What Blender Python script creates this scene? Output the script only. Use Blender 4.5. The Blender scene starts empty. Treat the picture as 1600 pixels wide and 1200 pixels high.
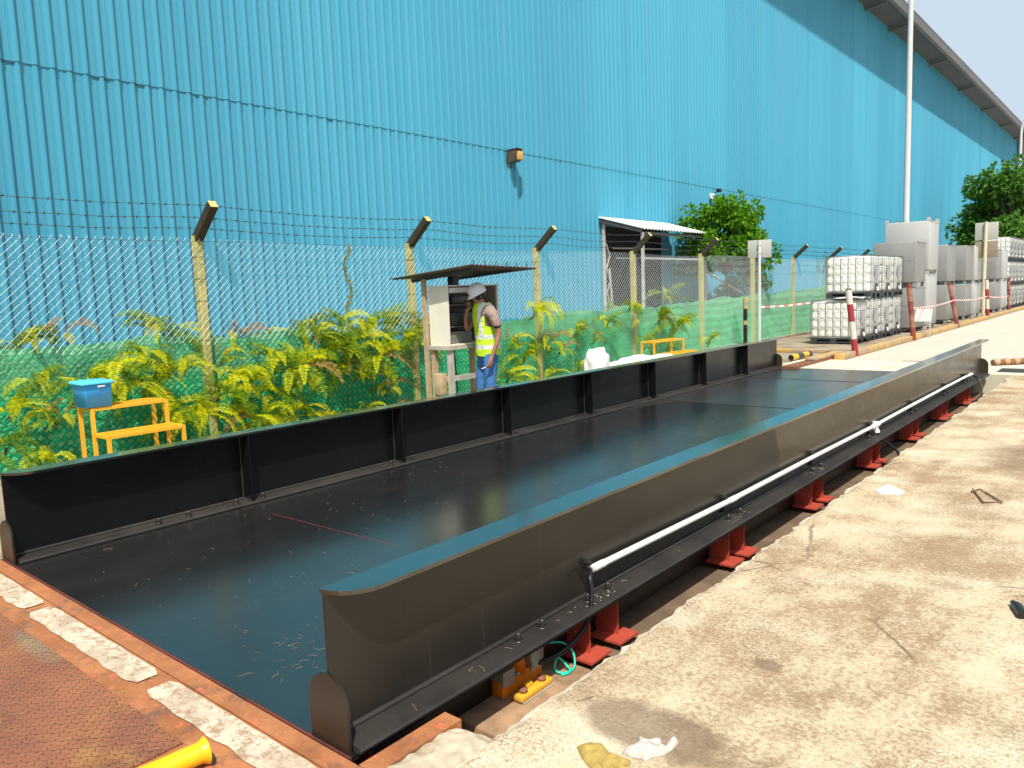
import bpy, bmesh, math, random
from mathutils import Vector, Matrix, noise
R = math.radians
random.seed(7)
sc = bpy.context.scene

# ------------------------------------------------------------------ camera
def cam_axes(yaw, pitch, roll):
    fw = Vector((math.sin(yaw)*math.cos(pitch), math.cos(yaw)*math.cos(pitch), math.sin(pitch)))
    rt0 = Vector((math.cos(yaw), -math.sin(yaw), 0)); up0 = rt0.cross(fw)
    rt = rt0*math.cos(roll)+up0*math.sin(roll); up = rt.cross(fw)
    return rt, up, fw
rt, up, fw = cam_axes(-0.70363071, -0.11667747, -0.0371149)
cd = bpy.data.cameras.new('camera'); cam = bpy.data.objects.new('camera', cd)
sc.collection.objects.link(cam); sc.camera = cam
cd.sensor_width = 36; cd.lens = 1199.04/1600*36; cd.clip_start = 0.05; cd.clip_end = 2000
m = Matrix.Identity(4)
for i in range(3):
    m[i][0] = rt[i]; m[i][1] = up[i]; m[i][2] = -fw[i]
m[0][3], m[1][3], m[2][3] = 0, 0, 1.55
cam.matrix_world = m

# ------------------------------------------------------------------ light
SUN = Vector((0.36, -0.39, 0.85)).normalized()      # direction towards the sun
w = bpy.data.worlds.new('World'); sc.world = w; w.use_nodes = True
nt = w.node_tree; bg = nt.nodes['Background']
sky = nt.nodes.new('ShaderNodeTexSky'); sky.sky_type = 'NISHITA'; sky.sun_disc = False
sky.sun_elevation = math.asin(SUN.z); sky.sun_rotation = math.atan2(SUN.x, SUN.y)
sky.air_density = 1.0; sky.dust_density = 3.0; sky.ozone_density = 1.0
tc = nt.nodes.new('ShaderNodeTexCoord'); sp = nt.nodes.new('ShaderNodeSeparateXYZ'); nt.links.new(tc.outputs['Generated'], sp.inputs[0])
hz = nt.nodes.new('ShaderNodeMapRange'); nt.links.new(sp.outputs[2], hz.inputs[0])      # bright tropical haze, thickest towards the horizon
hz.inputs[1].default_value = 0.36; hz.inputs[2].default_value = 0.80; hz.inputs[3].default_value = 0.92; hz.inputs[4].default_value = 0.0
mx = nt.nodes.new('ShaderNodeMix'); mx.data_type = 'RGBA'; nt.links.new(hz.outputs[0], mx.inputs[0]); nt.links.new(sky.outputs[0], mx.inputs[6]); mx.inputs[7].default_value = (5.0, 6.0, 6.9, 1)
nt.links.new(mx.outputs[2], bg.inputs[0]); bg.inputs[1].default_value = 0.12
ld = bpy.data.lights.new('sun', 'SUN'); ld.energy = 4.8; ld.angle = R(0.5); ld.color = (1, .95, .85)
lo = bpy.data.objects.new('sun', ld); sc.collection.objects.link(lo)
lo.rotation_euler = SUN.to_track_quat('Z', 'Y').to_euler()
sc.view_settings.view_transform = 'Standard'; sc.view_settings.look = 'None'
sc.view_settings.exposure = 0.10; sc.view_settings.gamma = 1

# ------------------------------------------------------------------ helpers
COL = sc.collection
def tag(o, label=None, cat=None, group=None, kind=None):
    if label: o['label'] = label
    if cat: o['category'] = cat
    if group: o['group'] = group
    if kind: o['kind'] = kind
    return o
def empty(name, loc=(0,0,0), rz=0, **k):
    o = bpy.data.objects.new(name, None); COL.objects.link(o)
    o.location = loc; o.rotation_euler = (0, 0, rz); o.empty_display_size = .1
    return tag(o, **k)
class MB:
    def __init__(s): s.v = []; s.f = []; s.mi = []; s.sm = []
    def add(s, vs, fs, mi=0, sm=False):
        n = len(s.v); s.v += [tuple(v) for v in vs]
        for f in fs: s.f.append(tuple(i+n for i in f)); s.mi.append(mi); s.sm.append(sm)
        return s
    def box(s, x0, x1, y0, y1, z0, z1, mi=0, M=None):
        vs = [Vector((x, y, z)) for x in (x0, x1) for y in (y0, y1) for z in (z0, z1)]
        if M: vs = [M @ v for v in vs]
        return s.add(vs, [(0,1,3,2),(4,6,7,5),(0,4,5,1),(2,3,7,6),(0,2,6,4),(1,5,7,3)], mi)
    def cbox(s, x0, x1, y0, y1, z0, z1, b=.01, mi=0, M=None):   # box with chamfered edges
        bm = bmesh.new(); bmesh.ops.create_cube(bm, size=1)
        for v in bm.verts:
            v.co = Vector(((x0+x1)/2+v.co.x*(x1-x0), (y0+y1)/2+v.co.y*(y1-y0), (z0+z1)/2+v.co.z*(z1-z0)))
        bmesh.ops.bevel(bm, geom=bm.edges[:], offset=b, segments=2, affect='EDGES', profile=.5)
        bm.verts.ensure_lookup_table()
        vs = [M @ v.co if M else v.co.copy() for v in bm.verts]
        s.add(vs, [[v.index for v in f.verts] for f in bm.faces], mi, True); bm.free(); return s
    def tube(s, pts, r, n=8, mi=0, cap=True, sm=True):
        pts = [Vector(p) for p in pts]; N = len(pts)
        rs = r if isinstance(r, (list, tuple)) else [r]*N
        vs = []; u = None
        for i, p in enumerate(pts):
            t = (pts[min(i+1, N-1)]-pts[max(i-1, 0)])
            t = t.normalized() if t.length > 1e-9 else Vector((0,0,1))
            if u is None:
                u = t.orthogonal().normalized()
            else:
                u = (u-t*u.dot(t)); u = u.normalized() if u.length > 1e-6 else t.orthogonal().normalized()
            v = t.cross(u)
            for k in range(n):
                a = 2*math.pi*k/n; vs.append(p+(u*math.cos(a)+v*math.sin(a))*rs[i])
        fs = [(i*n+k, i*n+(k+1)%n, (i+1)*n+(k+1)%n, (i+1)*n+k) for i in range(N-1) for k in range(n)]
        s.add(vs, fs, mi, sm)
        if cap: s.add([vs[k] for k in range(n)], [tuple(range(n-1, -1, -1))], mi); s.add(vs[-n:], [tuple(range(n))], mi)
        return s
    def lathe(s, prof, n=16, c=(0,0,0), mi=0, M=None, sm=True):   # profile [(r,z)] round z
        vs = []
        for r, z in prof:
            for k in range(n):
                a = 2*math.pi*k/n; v = Vector((c[0]+r*math.cos(a), c[1]+r*math.sin(a), c[2]+z)); vs.append(M @ v if M else v)
        fs = [(i*n+k, i*n+(k+1)%n, (i+1)*n+(k+1)%n, (i+1)*n+k) for i in range(len(prof)-1) for k in range(n)]
        return s.add(vs, fs, mi, sm)
    def prism(s, poly, axis, a, b, mi=0):   # polygon in the two other axes, extruded a..b along axis
        n = len(poly)
        def P(q, t):
            v = [0,0,0]; o = [i for i in range(3) if i != axis]
            v[o[0]] = q[0]; v[o[1]] = q[1]; v[axis] = t; return v
        vs = [P(q, a) for q in poly]+[P(q, b) for q in poly]
        fs = [tuple(range(n-1, -1, -1)), tuple(range(n, 2*n))]+[(i, (i+1)%n, n+(i+1)%n, n+i) for i in range(n)]
        return s.add(vs, fs, mi)
    def build(s, name, mats, parent=None, loc=None, **k):
        me = bpy.data.meshes.new(name); me.from_pydata(s.v, [], s.f)
        for mt in (mats if isinstance(mats, (list, tuple)) else [mats]): me.materials.append(mt)
        me.polygons.foreach_set('material_index', s.mi); me.polygons.foreach_set('use_smooth', s.sm)
        me.update()
        bm = bmesh.new(); bm.from_mesh(me); bmesh.ops.recalc_face_normals(bm, faces=bm.faces[:]); bm.to_mesh(me); bm.free()
        o = bpy.data.objects.new(name, me); COL.objects.link(o)
        if parent: o.parent = parent
        if loc: o.location = loc
        return tag(o, **k)
def copy_tree(o, parent=None):
    c = o.copy(); COL.objects.link(c); c.parent = parent
    for ch in list(o.children): copy_tree(ch, c)
    return c
def leaf_build(vs, fs, name, mat, parent=None, mis=None, mats=None):
    me = bpy.data.meshes.new(name); me.from_pydata(vs, [], fs)
    for mt in (mats or [mat]): me.materials.append(mt)
    if mis: me.polygons.foreach_set('material_index', mis)
    me.update(); o = bpy.data.objects.new(name, me); COL.objects.link(o)
    if parent: o.parent = parent
    return o

# ------------------------------------------------------------------ materials
class NG:
    def __init__(s, name):
        s.m = bpy.data.materials.new(name); s.m.use_nodes = True; s.t = s.m.node_tree
        s.b = s.t.nodes['Principled BSDF']; s.out = s.t.nodes['Material Output']
        s.co = s.t.nodes.new('ShaderNodeTexCoord').outputs['Object']
        s.geo = s.t.nodes.new('ShaderNodeNewGeometry').outputs['Position']
    def n(s, ty, ins=(), **k):
        nd = s.t.nodes.new(ty)
        for a, v in k.items(): setattr(nd, a, v)
        for key, v in (ins.items() if isinstance(ins, dict) else enumerate(ins)):
            if v is None: continue
            if isinstance(v, bpy.types.NodeSocket): s.t.links.new(v, nd.inputs[key])
            else: nd.inputs[key].default_value = v
        return nd
    def noise(s, scale, detail=4, rough=.55, vec=None, dist=0):
        return s.n('ShaderNodeTexNoise', {'Vector': vec or s.geo, 'Scale': scale, 'Detail': detail, 'Roughness': rough, 'Distortion': dist}).outputs[0]
    def ramp(s, fac, stops, inter='LINEAR'):
        nd = s.n('ShaderNodeValToRGB', [fac]); cr = nd.color_ramp; cr.interpolation = inter
        while len(cr.elements) < len(stops): cr.elements.new(.5)
        for e, (p, c) in zip(cr.elements, stops):
            e.position = p; e.color = (c if isinstance(c, (tuple, list)) else (c, c, c))[:3]+(1,) if not (isinstance(c, (tuple, list)) and len(c) == 4) else c
        return nd.outputs[0]
    def mix(s, f, a, b):
        a = a+(1,) if isinstance(a, tuple) and len(a) == 3 else a
        b = b+(1,) if isinstance(b, tuple) and len(b) == 3 else b
        nd = s.t.nodes.new('ShaderNodeMix'); nd.data_type = 'RGBA'
        for sk, v in ((nd.inputs[0], f), (nd.inputs[6], a), (nd.inputs[7], b)):
            if isinstance(v, bpy.types.NodeSocket): s.t.links.new(v, sk)
            else: sk.default_value = v
        return nd.outputs[2]
    def math(s, op, a, b=None, c=None): return s.n('ShaderNodeMath', [a, b, c], operation=op).outputs[0]
    def mapv(s, scale=(1,1,1), rot=(0,0,0), loc=(0,0,0), vec=None):
        return s.n('ShaderNodeMapping', {'Vector': vec or s.geo, 'Scale': scale, 'Rotation': rot, 'Location': loc}).outputs[0]
    def set(s, k, v):
        if isinstance(v, bpy.types.NodeSocket): s.t.links.new(v, s.b.inputs[k])
        else: s.b.inputs[k].default_value = (v+(1,) if isinstance(v, tuple) and len(v) == 3 else v)
    def bump(s, h, strength=.3, dist=.01):
        nd = s.n('ShaderNodeBump', {'Strength': strength, 'Distance': dist, 'Height': h}); s.t.links.new(nd.outputs[0], s.b.inputs['Normal'])
def simple(name, col, rough=.5, metal=0, var=.12, scale=6, bump=0, bscale=60, spec=.5, dirt=None, dscale=3, dlo=.5, dhi=.7):
    g = NG(name); g.set('Roughness', rough); g.set('Metallic', metal); g.set('Specular IOR Level', spec)
    a = tuple(c*(1-var) for c in col); b = tuple(min(1, c*(1+var)) for c in col)
    c = g.mix(g.ramp(g.noise(scale), [(.3, 0), (.7, 1)]), a, b)
    if dirt: c = g.mix(g.ramp(g.noise(dscale, 8, .7), [(dlo, 0), (dhi, 1)]), c, dirt)
    g.set('Base Color', c)
    if bump: g.bump(g.noise(bscale, 3), bump, .004)
    return g.m
M = {}
M['yellow_metal'] = simple('yellow_metal', (.85, .45, .03), .45, var=.08)
M['post'] = simple('post_concrete_paint', (.50, .46, .15), .7, var=.06, scale=4, bump=.1, dirt=(.38, .32, .10), dscale=1.2, dlo=.55, dhi=.8)
M['post_arm'] = simple('post_arm_dark', (.035, .03, .02), .7, var=.2)
M['galv'] = simple('galvanised_wire', (.62, .68, .68), .4, metal=.35, var=.1)
M['barb'] = simple('rusty_barbed_wire', (.05, .06, .08), .6, var=.2)
M['pipe_white'] = simple('white_conduit', (.78, .78, .76), .35, var=.03)
M['rubber'] = simple('black_rubber', (.012, .012, .013), .4, var=.1)
M['red'] = simple('red_oxide_paint', (.46, .075, .045), .5, var=.12, scale=9, dirt=(.30, .06, .04), dscale=7, dlo=.55, dhi=.75)
M['orange'] = simple('orange_paint', (.85, .24, .015), .4, var=.06)
M['yellow'] = simple('yellow_paint', (.85, .42, .03), .4, var=.06)
M['steel'] = simple('bare_steel_plate', (.42, .38, .31), .4, metal=.15, var=.15)
M['bolt'] = simple('dark_bolt', (.05, .045, .04), .35, metal=.5, var=.1)
M['cable_green'] = simple('green_cable', (.02, .65, .42), .4)
M['white'] = simple('white_plastic', (.80, .80, .77), .35, var=.03)
M['bottle'] = simple('tote_bottle_plastic', (.82, .82, .76), .45, var=.04, scale=3)
M['pallet'] = simple('tote_pallet_dark', (.04, .045, .05), .5, var=.2)
M['cage'] = simple('tote_cage_steel', (.26, .27, .27), .4, metal=.6, var=.1)
M['plate'] = simple('tote_label_plate', (.42, .44, .46), .35, metal=.5)
M['cap_red'] = simple('red_cap', (.6, .05, .04), .4)
M['stainless'] = simple('dull_grey_container', (.28, .28, .268), .5, metal=.15, var=.07, scale=1.2, dirt=(.30, .29, .27), dscale=1.1)
M['paletank'] = simple('pale_grey_container', (.46, .46, .44), .5, metal=.0, var=.05, scale=1.2, dirt=(.48, .46, .43), dscale=1.2, dlo=.6, dhi=.8)
M['lamp_pole'] = simple('lamp_pole_paint', (.62, .62, .60), .4, var=.04)
M['sign_back'] = simple('sign_back_metal', (.42, .42, .38), .5, var=.04)
M['blue_plastic'] = simple('blue_plastic', (.05, .42, .92), .35, var=.04)
M['lid_plastic'] = simple('blue_lid_plastic', (.10, .58, .95), .35, var=.04)
M['cream_paint'] = simple('cabinet_cream_paint', (.80, .77, .64), .5, var=.04, dirt=(.5, .45, .33), dscale=5, dlo=.6, dhi=.8)
M['cab_inside'] = simple('cabinet_inside', (.10, .095, .08), .6, var=.15)
M['timber'] = simple('weathered_timber', (.45, .34, .20), .8, var=.2, scale=12, bump=.3)
M['timber_grey'] = simple('grey_timber', (.46, .43, .36), .8, var=.2, scale=12, bump=.3)
M['tin'] = simple('rusty_tin', (.10, .085, .07), .7, var=.25, scale=8)
M['roof_white'] = simple('white_roof_sheet', (.78, .78, .74), .6, var=.05)
M['frame_dark'] = simple('dark_frame', (.06, .065, .07), .6)
M['frame_pale'] = simple('pale_frame', (.52, .52, .50), .6)
M['sack'] = simple('white_woven_sack', (.80, .80, .80), .7, var=.04, bump=.5, bscale=25)
M['glove_mustard'] = simple('mustard_glove_cloth', (.42, .30, .08), .9, var=.2, scale=30, bump=.5, bscale=200)
M['glove_grey'] = simple('grey_glove_cloth', (.56, .50, .44), .9, var=.15, scale=30, bump=.5, bscale=200)
M['paper'] = simple('white_paper', (.75, .73, .70), .8)
M['twig'] = simple('dry_twig', (.20, .12, .06), .8, var=.3, scale=20)
M['straw'] = simple('dry_straw', (.36, .25, .12), .8, var=.4, scale=15)
M['screw'] = simple('screw_head', (.02, .10, .14), .5)
M['eave'] = simple('eave_grey', (.09, .09, .088), .6, metal=.1, var=.15, scale=2)
M['eave_lip'] = simple('eave_lip', (.17, .16, .145), .55, metal=.2, var=.12, scale=2)
M['downpipe'] = simple('downpipe_grey', (.5, .52, .52), .5)
M['skin'] = simple('skin', (.34, .17, .10), .55, var=.06)
M['hair'] = simple('black_hair', (.01, .008, .007), .5)
M['helmet'] = simple('white_helmet', (.88, .88, .88), .3, var=.02)
M['jeans'] = simple('blue_denim', (.05, .17, .42), .85, var=.3, scale=14, bump=.4, bscale=90)
M['shoe'] = simple('dark_boot', (.03, .025, .02), .6)
M['phone'] = simple('black_phone', (.01, .01, .01), .3)
M['cloth_dark'] = simple('dark_navy_trim', (.015, .015, .03), .8)

def m_shirt():
    g = NG('taupe_shirt'); g.set('Roughness', .9)
    z = g.n('ShaderNodeSeparateXYZ', [g.co]).outputs[2]
    base = g.mix(g.noise(20), (.30, .215, .175), (.38, .28, .23))
    # cuff: white stripe between two navy ones, by height on the sleeve
    c = g.ramp(z, [(0, (0,0,0)), (1, (0,0,0))])
    def band(lo, hi): return g.math('MULTIPLY', g.math('GREATER_THAN', z, lo), g.math('LESS_THAN', z, hi))
    col = g.mix(band(1.10, 1.165), base, (.015, .015, .03)); col = g.mix(band(1.122, 1.142), col, (.75, .75, .75))
    g.set('Base Color', col); g.bump(g.noise(13, 4, .6, None, 1.0), .9, .03); return g.m
def m_vest():
    g = NG('hi_vis_vest'); g.set('Roughness', .7)
    s = g.n('ShaderNodeSeparateXYZ', [g.co]).outputs; x, y, z = s
    def band(v, lo, hi): return g.math('MULTIPLY', g.math('GREATER_THAN', v, lo), g.math('LESS_THAN', v, hi))
    base = g.mix(g.noise(12), (.50, .80, .015), (.60, .92, .03))
    b = g.math('MAXIMUM', band(z, .885, .935), band(z, 1.01, 1.06))
    ax = g.math('ABSOLUTE', x); v = g.math('MULTIPLY', band(ax, .085, .130), g.math('GREATER_THAN', z, 1.03))
    b = g.math('MAXIMUM', b, v)
    g.set('Base Color', g.mix(b, base, (.72, .74, .74))); g.bump(g.noise(11, 4, .6, None, 1.0), .9, .03)
    return g.m
M['shirt'] = m_shirt(); M['vest'] = m_vest()

def m_wall():
    g = NG('blue_painted_sheet'); g.set('Roughness', .42); g.set('Specular IOR Level', .35)
    big = g.ramp(g.noise(1, 3, .6, g.mapv((.12, .35, .05))), [(.35, 0), (.7, 1)])
    sheet = g.n('ShaderNodeTexVoronoi', {'Vector': g.mapv((0, .9, 0)), 'Scale': 1.0}).outputs[1]
    sh = g.n('ShaderNodeSeparateColor', [sheet]).outputs[0]
    c = g.mix(big, (.070, .350, .500), (.088, .40, .555))
    c = g.mix(g.math('MULTIPLY', sh, .45), c, (.055, .27, .41))
    streak = g.ramp(g.noise(1, 5, .65, g.mapv((.5, 7, .18))), [(.52, 0), (.8, 1)])
    c = g.mix(g.math('MULTIPLY', streak, .34), c, (.15, .36, .44))
    dust = g.ramp(g.noise(22, 2), [(.72, 0), (.76, 1)]); c = g.mix(g.math('MULTIPLY', dust, .25), c, (.03, .22, .32))
    g.set('Base Color', c); g.bump(g.noise(1, 2, .5, g.mapv((1, 1.3, .5))), .25, .03); return g.m
M['wall'] = m_wall()

def m_black(name, col=(.0055, .006, .0055), rough=.24, dusty=.0, spec=.5, wavy=.015):
    g = NG(name); g.set('Specular IOR Level', spec)
    n1 = g.ramp(g.noise(2.2, 5, .6), [(.35, 0), (.7, 1)])
    g.set('Roughness', g.math('ADD', g.math('MULTIPLY', n1, .10), rough))
    sp = g.ramp(g.noise(160, 2, .5), [(.70, 0), (.74, 1)])
    sp2 = g.math('MULTIPLY', sp, g.ramp(g.noise(1.3, 4), [(.40, .15), (.62, 1)]))
    c = g.mix(g.math('MULTIPLY', sp2, .15+dusty*1.5), col, (.20, .17, .14))
    film = g.ramp(g.noise(1.6, 7, .7), [(.42, 0), (.75, 1)])
    c = g.mix(g.math('MULTIPLY', film, .015+dusty*.6), c, (.16, .13, .10))
    if name == 'black_web_paint':      # second coat, browner and glossier beyond a ragged lap line
        sy = g.n('ShaderNodeSeparateXYZ', [g.geo]).outputs
        lap = g.math('GREATER_THAN', g.math('ADD', sy[1], g.math('ADD', g.math('MULTIPLY', g.math('SUBTRACT', g.noise(4, 5), .5), .22), g.math('MULTIPLY', sy[2], .35))), 5.72)
        c = g.mix(g.math('MULTIPLY', lap, .7), c, (.062, .045, .030))
        g.set('Roughness', g.math('SUBTRACT', g.math('ADD', g.math('MULTIPLY', n1, .10), rough), g.math('MULTIPLY', lap, .10)))
        st_ = g.ramp(g.noise(1, 5, .7, g.mapv((8, 30, .9))), [(.58, 0), (.72, 1)])
        c = g.mix(g.math('MULTIPLY', st_, .14), c, (.16, .13, .10))
    g.set('Base Color', c); g.bump(g.math('ADD', g.noise(1.1, 2), g.math('MULTIPLY', g.noise(90, 2), .02)), wavy, .02); return g.m
M['black'] = m_black('black_gloss_paint', spec=.4)
M['black_flange'] = m_black('black_flange_paint', (.012, .013, .013), .17, spec=1.0, wavy=.006)
bf = M['black_flange'].node_tree.nodes['Principled BSDF']; bf.inputs['Coat Weight'].default_value = 1.0; bf.inputs['Coat Roughness'].default_value = .12; bf.inputs['Coat IOR'].default_value = 1.6
M['black_web'] = m_black('black_web_paint', (.015, .0125, .0095), .33, .10, spec=.6)
M['black_dusty'] = m_black('black_dusty_paint', (.022, .02, .018), .5, .35)

def m_deck():
    g = NG('deck_black_paint'); g.set('Specular IOR Level', .8); g.set('Coat Weight', .5); g.set('Coat Roughness', .19); g.set('Coat IOR', 1.55)
    s = g.n('ShaderNodeSeparateXYZ', [g.geo]).outputs; y = s[1]; x = s[0]
    wob = g.math('MULTIPLY', g.math('SUBTRACT', g.noise(1.5), .5), .1)
    worn = g.math('GREATER_THAN', g.math('ADD', y, wob), 9.45)
    strip = g.math('MULTIPLY', g.math('GREATER_THAN', y, 8.35), g.math('LESS_THAN', g.math('ADD', x, g.math('MULTIPLY', y, -.22)), -7.15))
    worn = g.math('MAXIMUM', worn, strip)
    n1 = g.ramp(g.noise(1.2, 6, .65, g.mapv((1, .35, 1))), [(.35, 0), (.68, 1)])
    g.set('Roughness', g.math('ADD', g.math('ADD', g.math('MULTIPLY', n1, .12), .19), g.math('MULTIPLY', worn, .13)))
    sp = g.math('MULTIPLY', g.ramp(g.noise(110, 2, .5), [(.70, 0), (.73, 1)]), g.ramp(g.noise(1.1, 4), [(.40, .1), (.6, 1)]))
    c = g.mix(g.math('MULTIPLY', sp, .5), (.013, .0125, .012), (.30, .26, .2))
    film = g.ramp(g.noise(.9, 8, .72, g.mapv((1, .5, 1))), [(.42, 0), (.8, 1)])
    c = g.mix(g.math('MULTIPLY', film, .13), c, (.15, .125, .10))
    c = g.mix(g.math('MULTIPLY', worn, .10), c, (.16, .15, .13))
    g.set('Base Color', c); g.bump(g.math('ADD', g.noise(.8, 2), g.math('MULTIPLY', g.noise(60, 2), .02)), .04, .02); return g.m
M['deck'] = m_deck()

def blob(g, cx, cy, rx, ry, edge=.25, ns=4, amp=.9):
    v = g.mapv((1/rx, 1/ry, 0), loc=(-cx/rx, -cy/ry, 0))
    d = g.n('ShaderNodeVectorMath', [v], operation='LENGTH').outputs['Value']
    d = g.math('ADD', d, g.math('MULTIPLY', g.math('SUBTRACT', g.noise(ns, 6, .6), .5), amp))
    return g.ramp(d, [(1-edge, 1), (1, 0)])
def m_slab():
    g = NG('weathered_concrete'); g.set('Roughness', .9); g.set('Specular IOR Level', .2)
    big = g.noise(.85, 9, .70, None, .4); fine = g.noise(42, 7, .78)
    streaky = g.noise(1, 8, .7, g.mapv((4.5, 1.1, 1), rot=(0, 0, R(-14))))
    m1 = g.math('ADD', g.math('ADD', g.math('MULTIPLY', big, .50), g.math('MULTIPLY', fine, .38)), g.math('MULTIPLY', streaky, .22))
    c = g.mix(g.ramp(m1, [(.515, 0), (.60, 1)]), (.61, .515, .35), (.345, .245, .14))
    mid = g.math('ADD', g.math('MULTIPLY', g.noise(2.3, 8, .7, g.mapv(loc=(5, 1, 0))), .55), g.math('MULTIPLY', g.noise(55, 5, .7), .45))
    c = g.mix(g.math('MULTIPLY', g.ramp(mid, [(.505, 0), (.57, 1)]), .62), c, (.25, .17, .095))
    c = g.mix(g.math('MULTIPLY', g.ramp(g.math('ADD', g.math('MULTIPLY', g.noise(1.4, 6, .6, g.mapv(loc=(2, 8, 0))), .5), g.math('MULTIPLY', g.noise(90, 3, .7), .5)), [(.53, 0), (.60, 1)]), .7), c, (.76, .69, .53))
    st = blob(g, -1.30, 2.24, .34, .17, .30, 5, 1.3)
    st = g.math('MAXIMUM', st, blob(g, -.84, 2.10, .20, .10, .30, 7, 1.3))
    st = g.math('MAXIMUM', st, blob(g, -1.165, 2.93, .062, .055, .25, 24, 1.3))
    st = g.math('MAXIMUM', st, g.math('MULTIPLY', blob(g, -.75, 7.7, .42, .9, .5, 3, .8), .7))
    st = g.math('MAXIMUM', st, g.math('MULTIPLY', blob(g, .35, 3.2, .6, .7, .7, 5, 1.2), .55))
    c = g.mix(g.math('MULTIPLY', st, g.ramp(fine, [(.35, .88), (.65, .55)])), c, (.19, .135, .085))
    # pale worn arris along the pit
    x = g.n('ShaderNodeSeparateXYZ', [g.geo]).outputs[0]
    e = g.math('LESS_THAN', g.math('ADD', x, g.math('MULTIPLY', g.math('SUBTRACT', g.noise(6, 5), .5), .10)), -1.725)
    c = g.mix(g.math('MULTIPLY', e, .8), c, (.72, .66, .52))
    cr = g.n('ShaderNodeTexVoronoi', {'Vector': g.n('ShaderNodeMixRGB', {0: .12, 1: g.geo, 2: g.n('ShaderNodeTexNoise', {'Vector': g.geo, 'Scale': 2.5, 'Detail': 4}).outputs[1]}).outputs[0], 'Scale': .42}, feature='DISTANCE_TO_EDGE').outputs[0]
    crm = g.math('MULTIPLY', g.ramp(cr, [(.0, 1), (.0025, 0)]), g.ramp(g.noise(.8, 3), [(.5, 0), (.56, 1)]))
    c = g.mix(g.math('MULTIPLY', crm, .7), c, (.10, .07, .05))
    g.set('Base Color', c)
    h = g.math('ADD', g.math('MULTIPLY', g.noise(45, 5, .7), .5), g.math('MULTIPLY', g.noise(4, 4), .8)); h = g.math('SUBTRACT', h, g.math('MULTIPLY', crm, .5))
    g.bump(h, .8, .016); return g.m
M['slab'] = m_slab()
M['ground'] = simple('yard_ground', (.34, .28, .20), .9, var=.25, scale=1.5, bump=.4, bscale=20, dirt=(.20, .14, .09), dscale=1.3, dlo=.45, dhi=.65)
M['road'] = simple('pale_road_concrete', (.54, .50, .41), .85, var=.06, scale=.6, bump=.3, bscale=25, dirt=(.50, .44, .34), dscale=.7, dlo=.55, dhi=.75)
M['ramp'] = simple('ramp_concrete', (.66, .60, .46), .85, var=.08, scale=1.6, bump=.3, bscale=25, dirt=(.44, .33, .22), dscale=1.2, dlo=.55, dhi=.7)
M['pit'] = simple('pit_dirt', (.17, .115, .07), .9, var=.3, scale=5, bump=.8, bscale=30, dirt=(.12, .08, .05), dscale=3)
M['kerb'] = simple('yellow_kerb_paint', (.56, .33, .08), .8, var=.15, scale=3, bump=.4, bscale=30, dirt=(.36, .28, .19), dscale=4, dlo=.44, dhi=.56)
M['rustrail'] = simple('rusty_rail', (.22, .09, .05), .8, var=.3, scale=8, bump=.3)
M['rockyconc'] = simple('broken_concrete', (.50, .43, .31), .9, var=.2, scale=9, bump=.9, bscale=30, dirt=(.32, .23, .14), dscale=7)

def m_rust_frame():
    g = NG('rusty_frame_steel'); g.set('Roughness', .75); g.set('Specular IOR Level', .3)
    a = g.ramp(g.noise(3.5, 8, .7), [(.38, 0), (.62, 1)])
    c = g.mix(a, (.31, .115, .045), (.46, .185, .075))
    c = g.mix(g.math('MULTIPLY', g.ramp(g.noise(6, 7, .7), [(.54, 0), (.66, 1)]), .8), c, (.14, .085, .065))
    c = g.mix(g.math('MULTIPLY', g.ramp(g.noise(9, 5, .6, g.mapv((1, 2, 1), loc=(4, 2, 0))), [(.62, 0), (.66, 1)]), .75), c, (.66, .155, .08))
    c = g.mix(g.math('MULTIPLY', g.ramp(g.noise(60, 3), [(.6, 0), (.7, 1)]), .4), c, (.52, .36, .22))
    g.set('Base Color', c); g.bump(g.math('ADD', g.noise(40, 5), g.math('MULTIPLY', g.noise(7, 3), 1.0)), .35, .006); return g.m
M['rust_frame'] = m_rust_frame()
def m_whitedash():
    g = NG('worn_white_road_paint'); g.set('Roughness', .85)
    m_ = g.ramp(g.noise(16, 9, .85, g.mapv((1.0, 1.0, 1))), [(.50, 0), (.56, 1)])
    c = g.mix(g.noise(30, 4), (.56, .47, .34), (.70, .61, .47))
    c = g.mix(g.math('MULTIPLY', m_, .85), c, (.33, .20, .12))
    c = g.mix(g.math('MULTIPLY', g.ramp(g.noise(3, 6, .7), [(.48, 0), (.62, 1)]), .6), c, (.36, .25, .16))
    g.set('Base Color', c); g.bump(g.noise(50, 5), .5, .005); return g.m
M['dash'] = m_whitedash()
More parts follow.
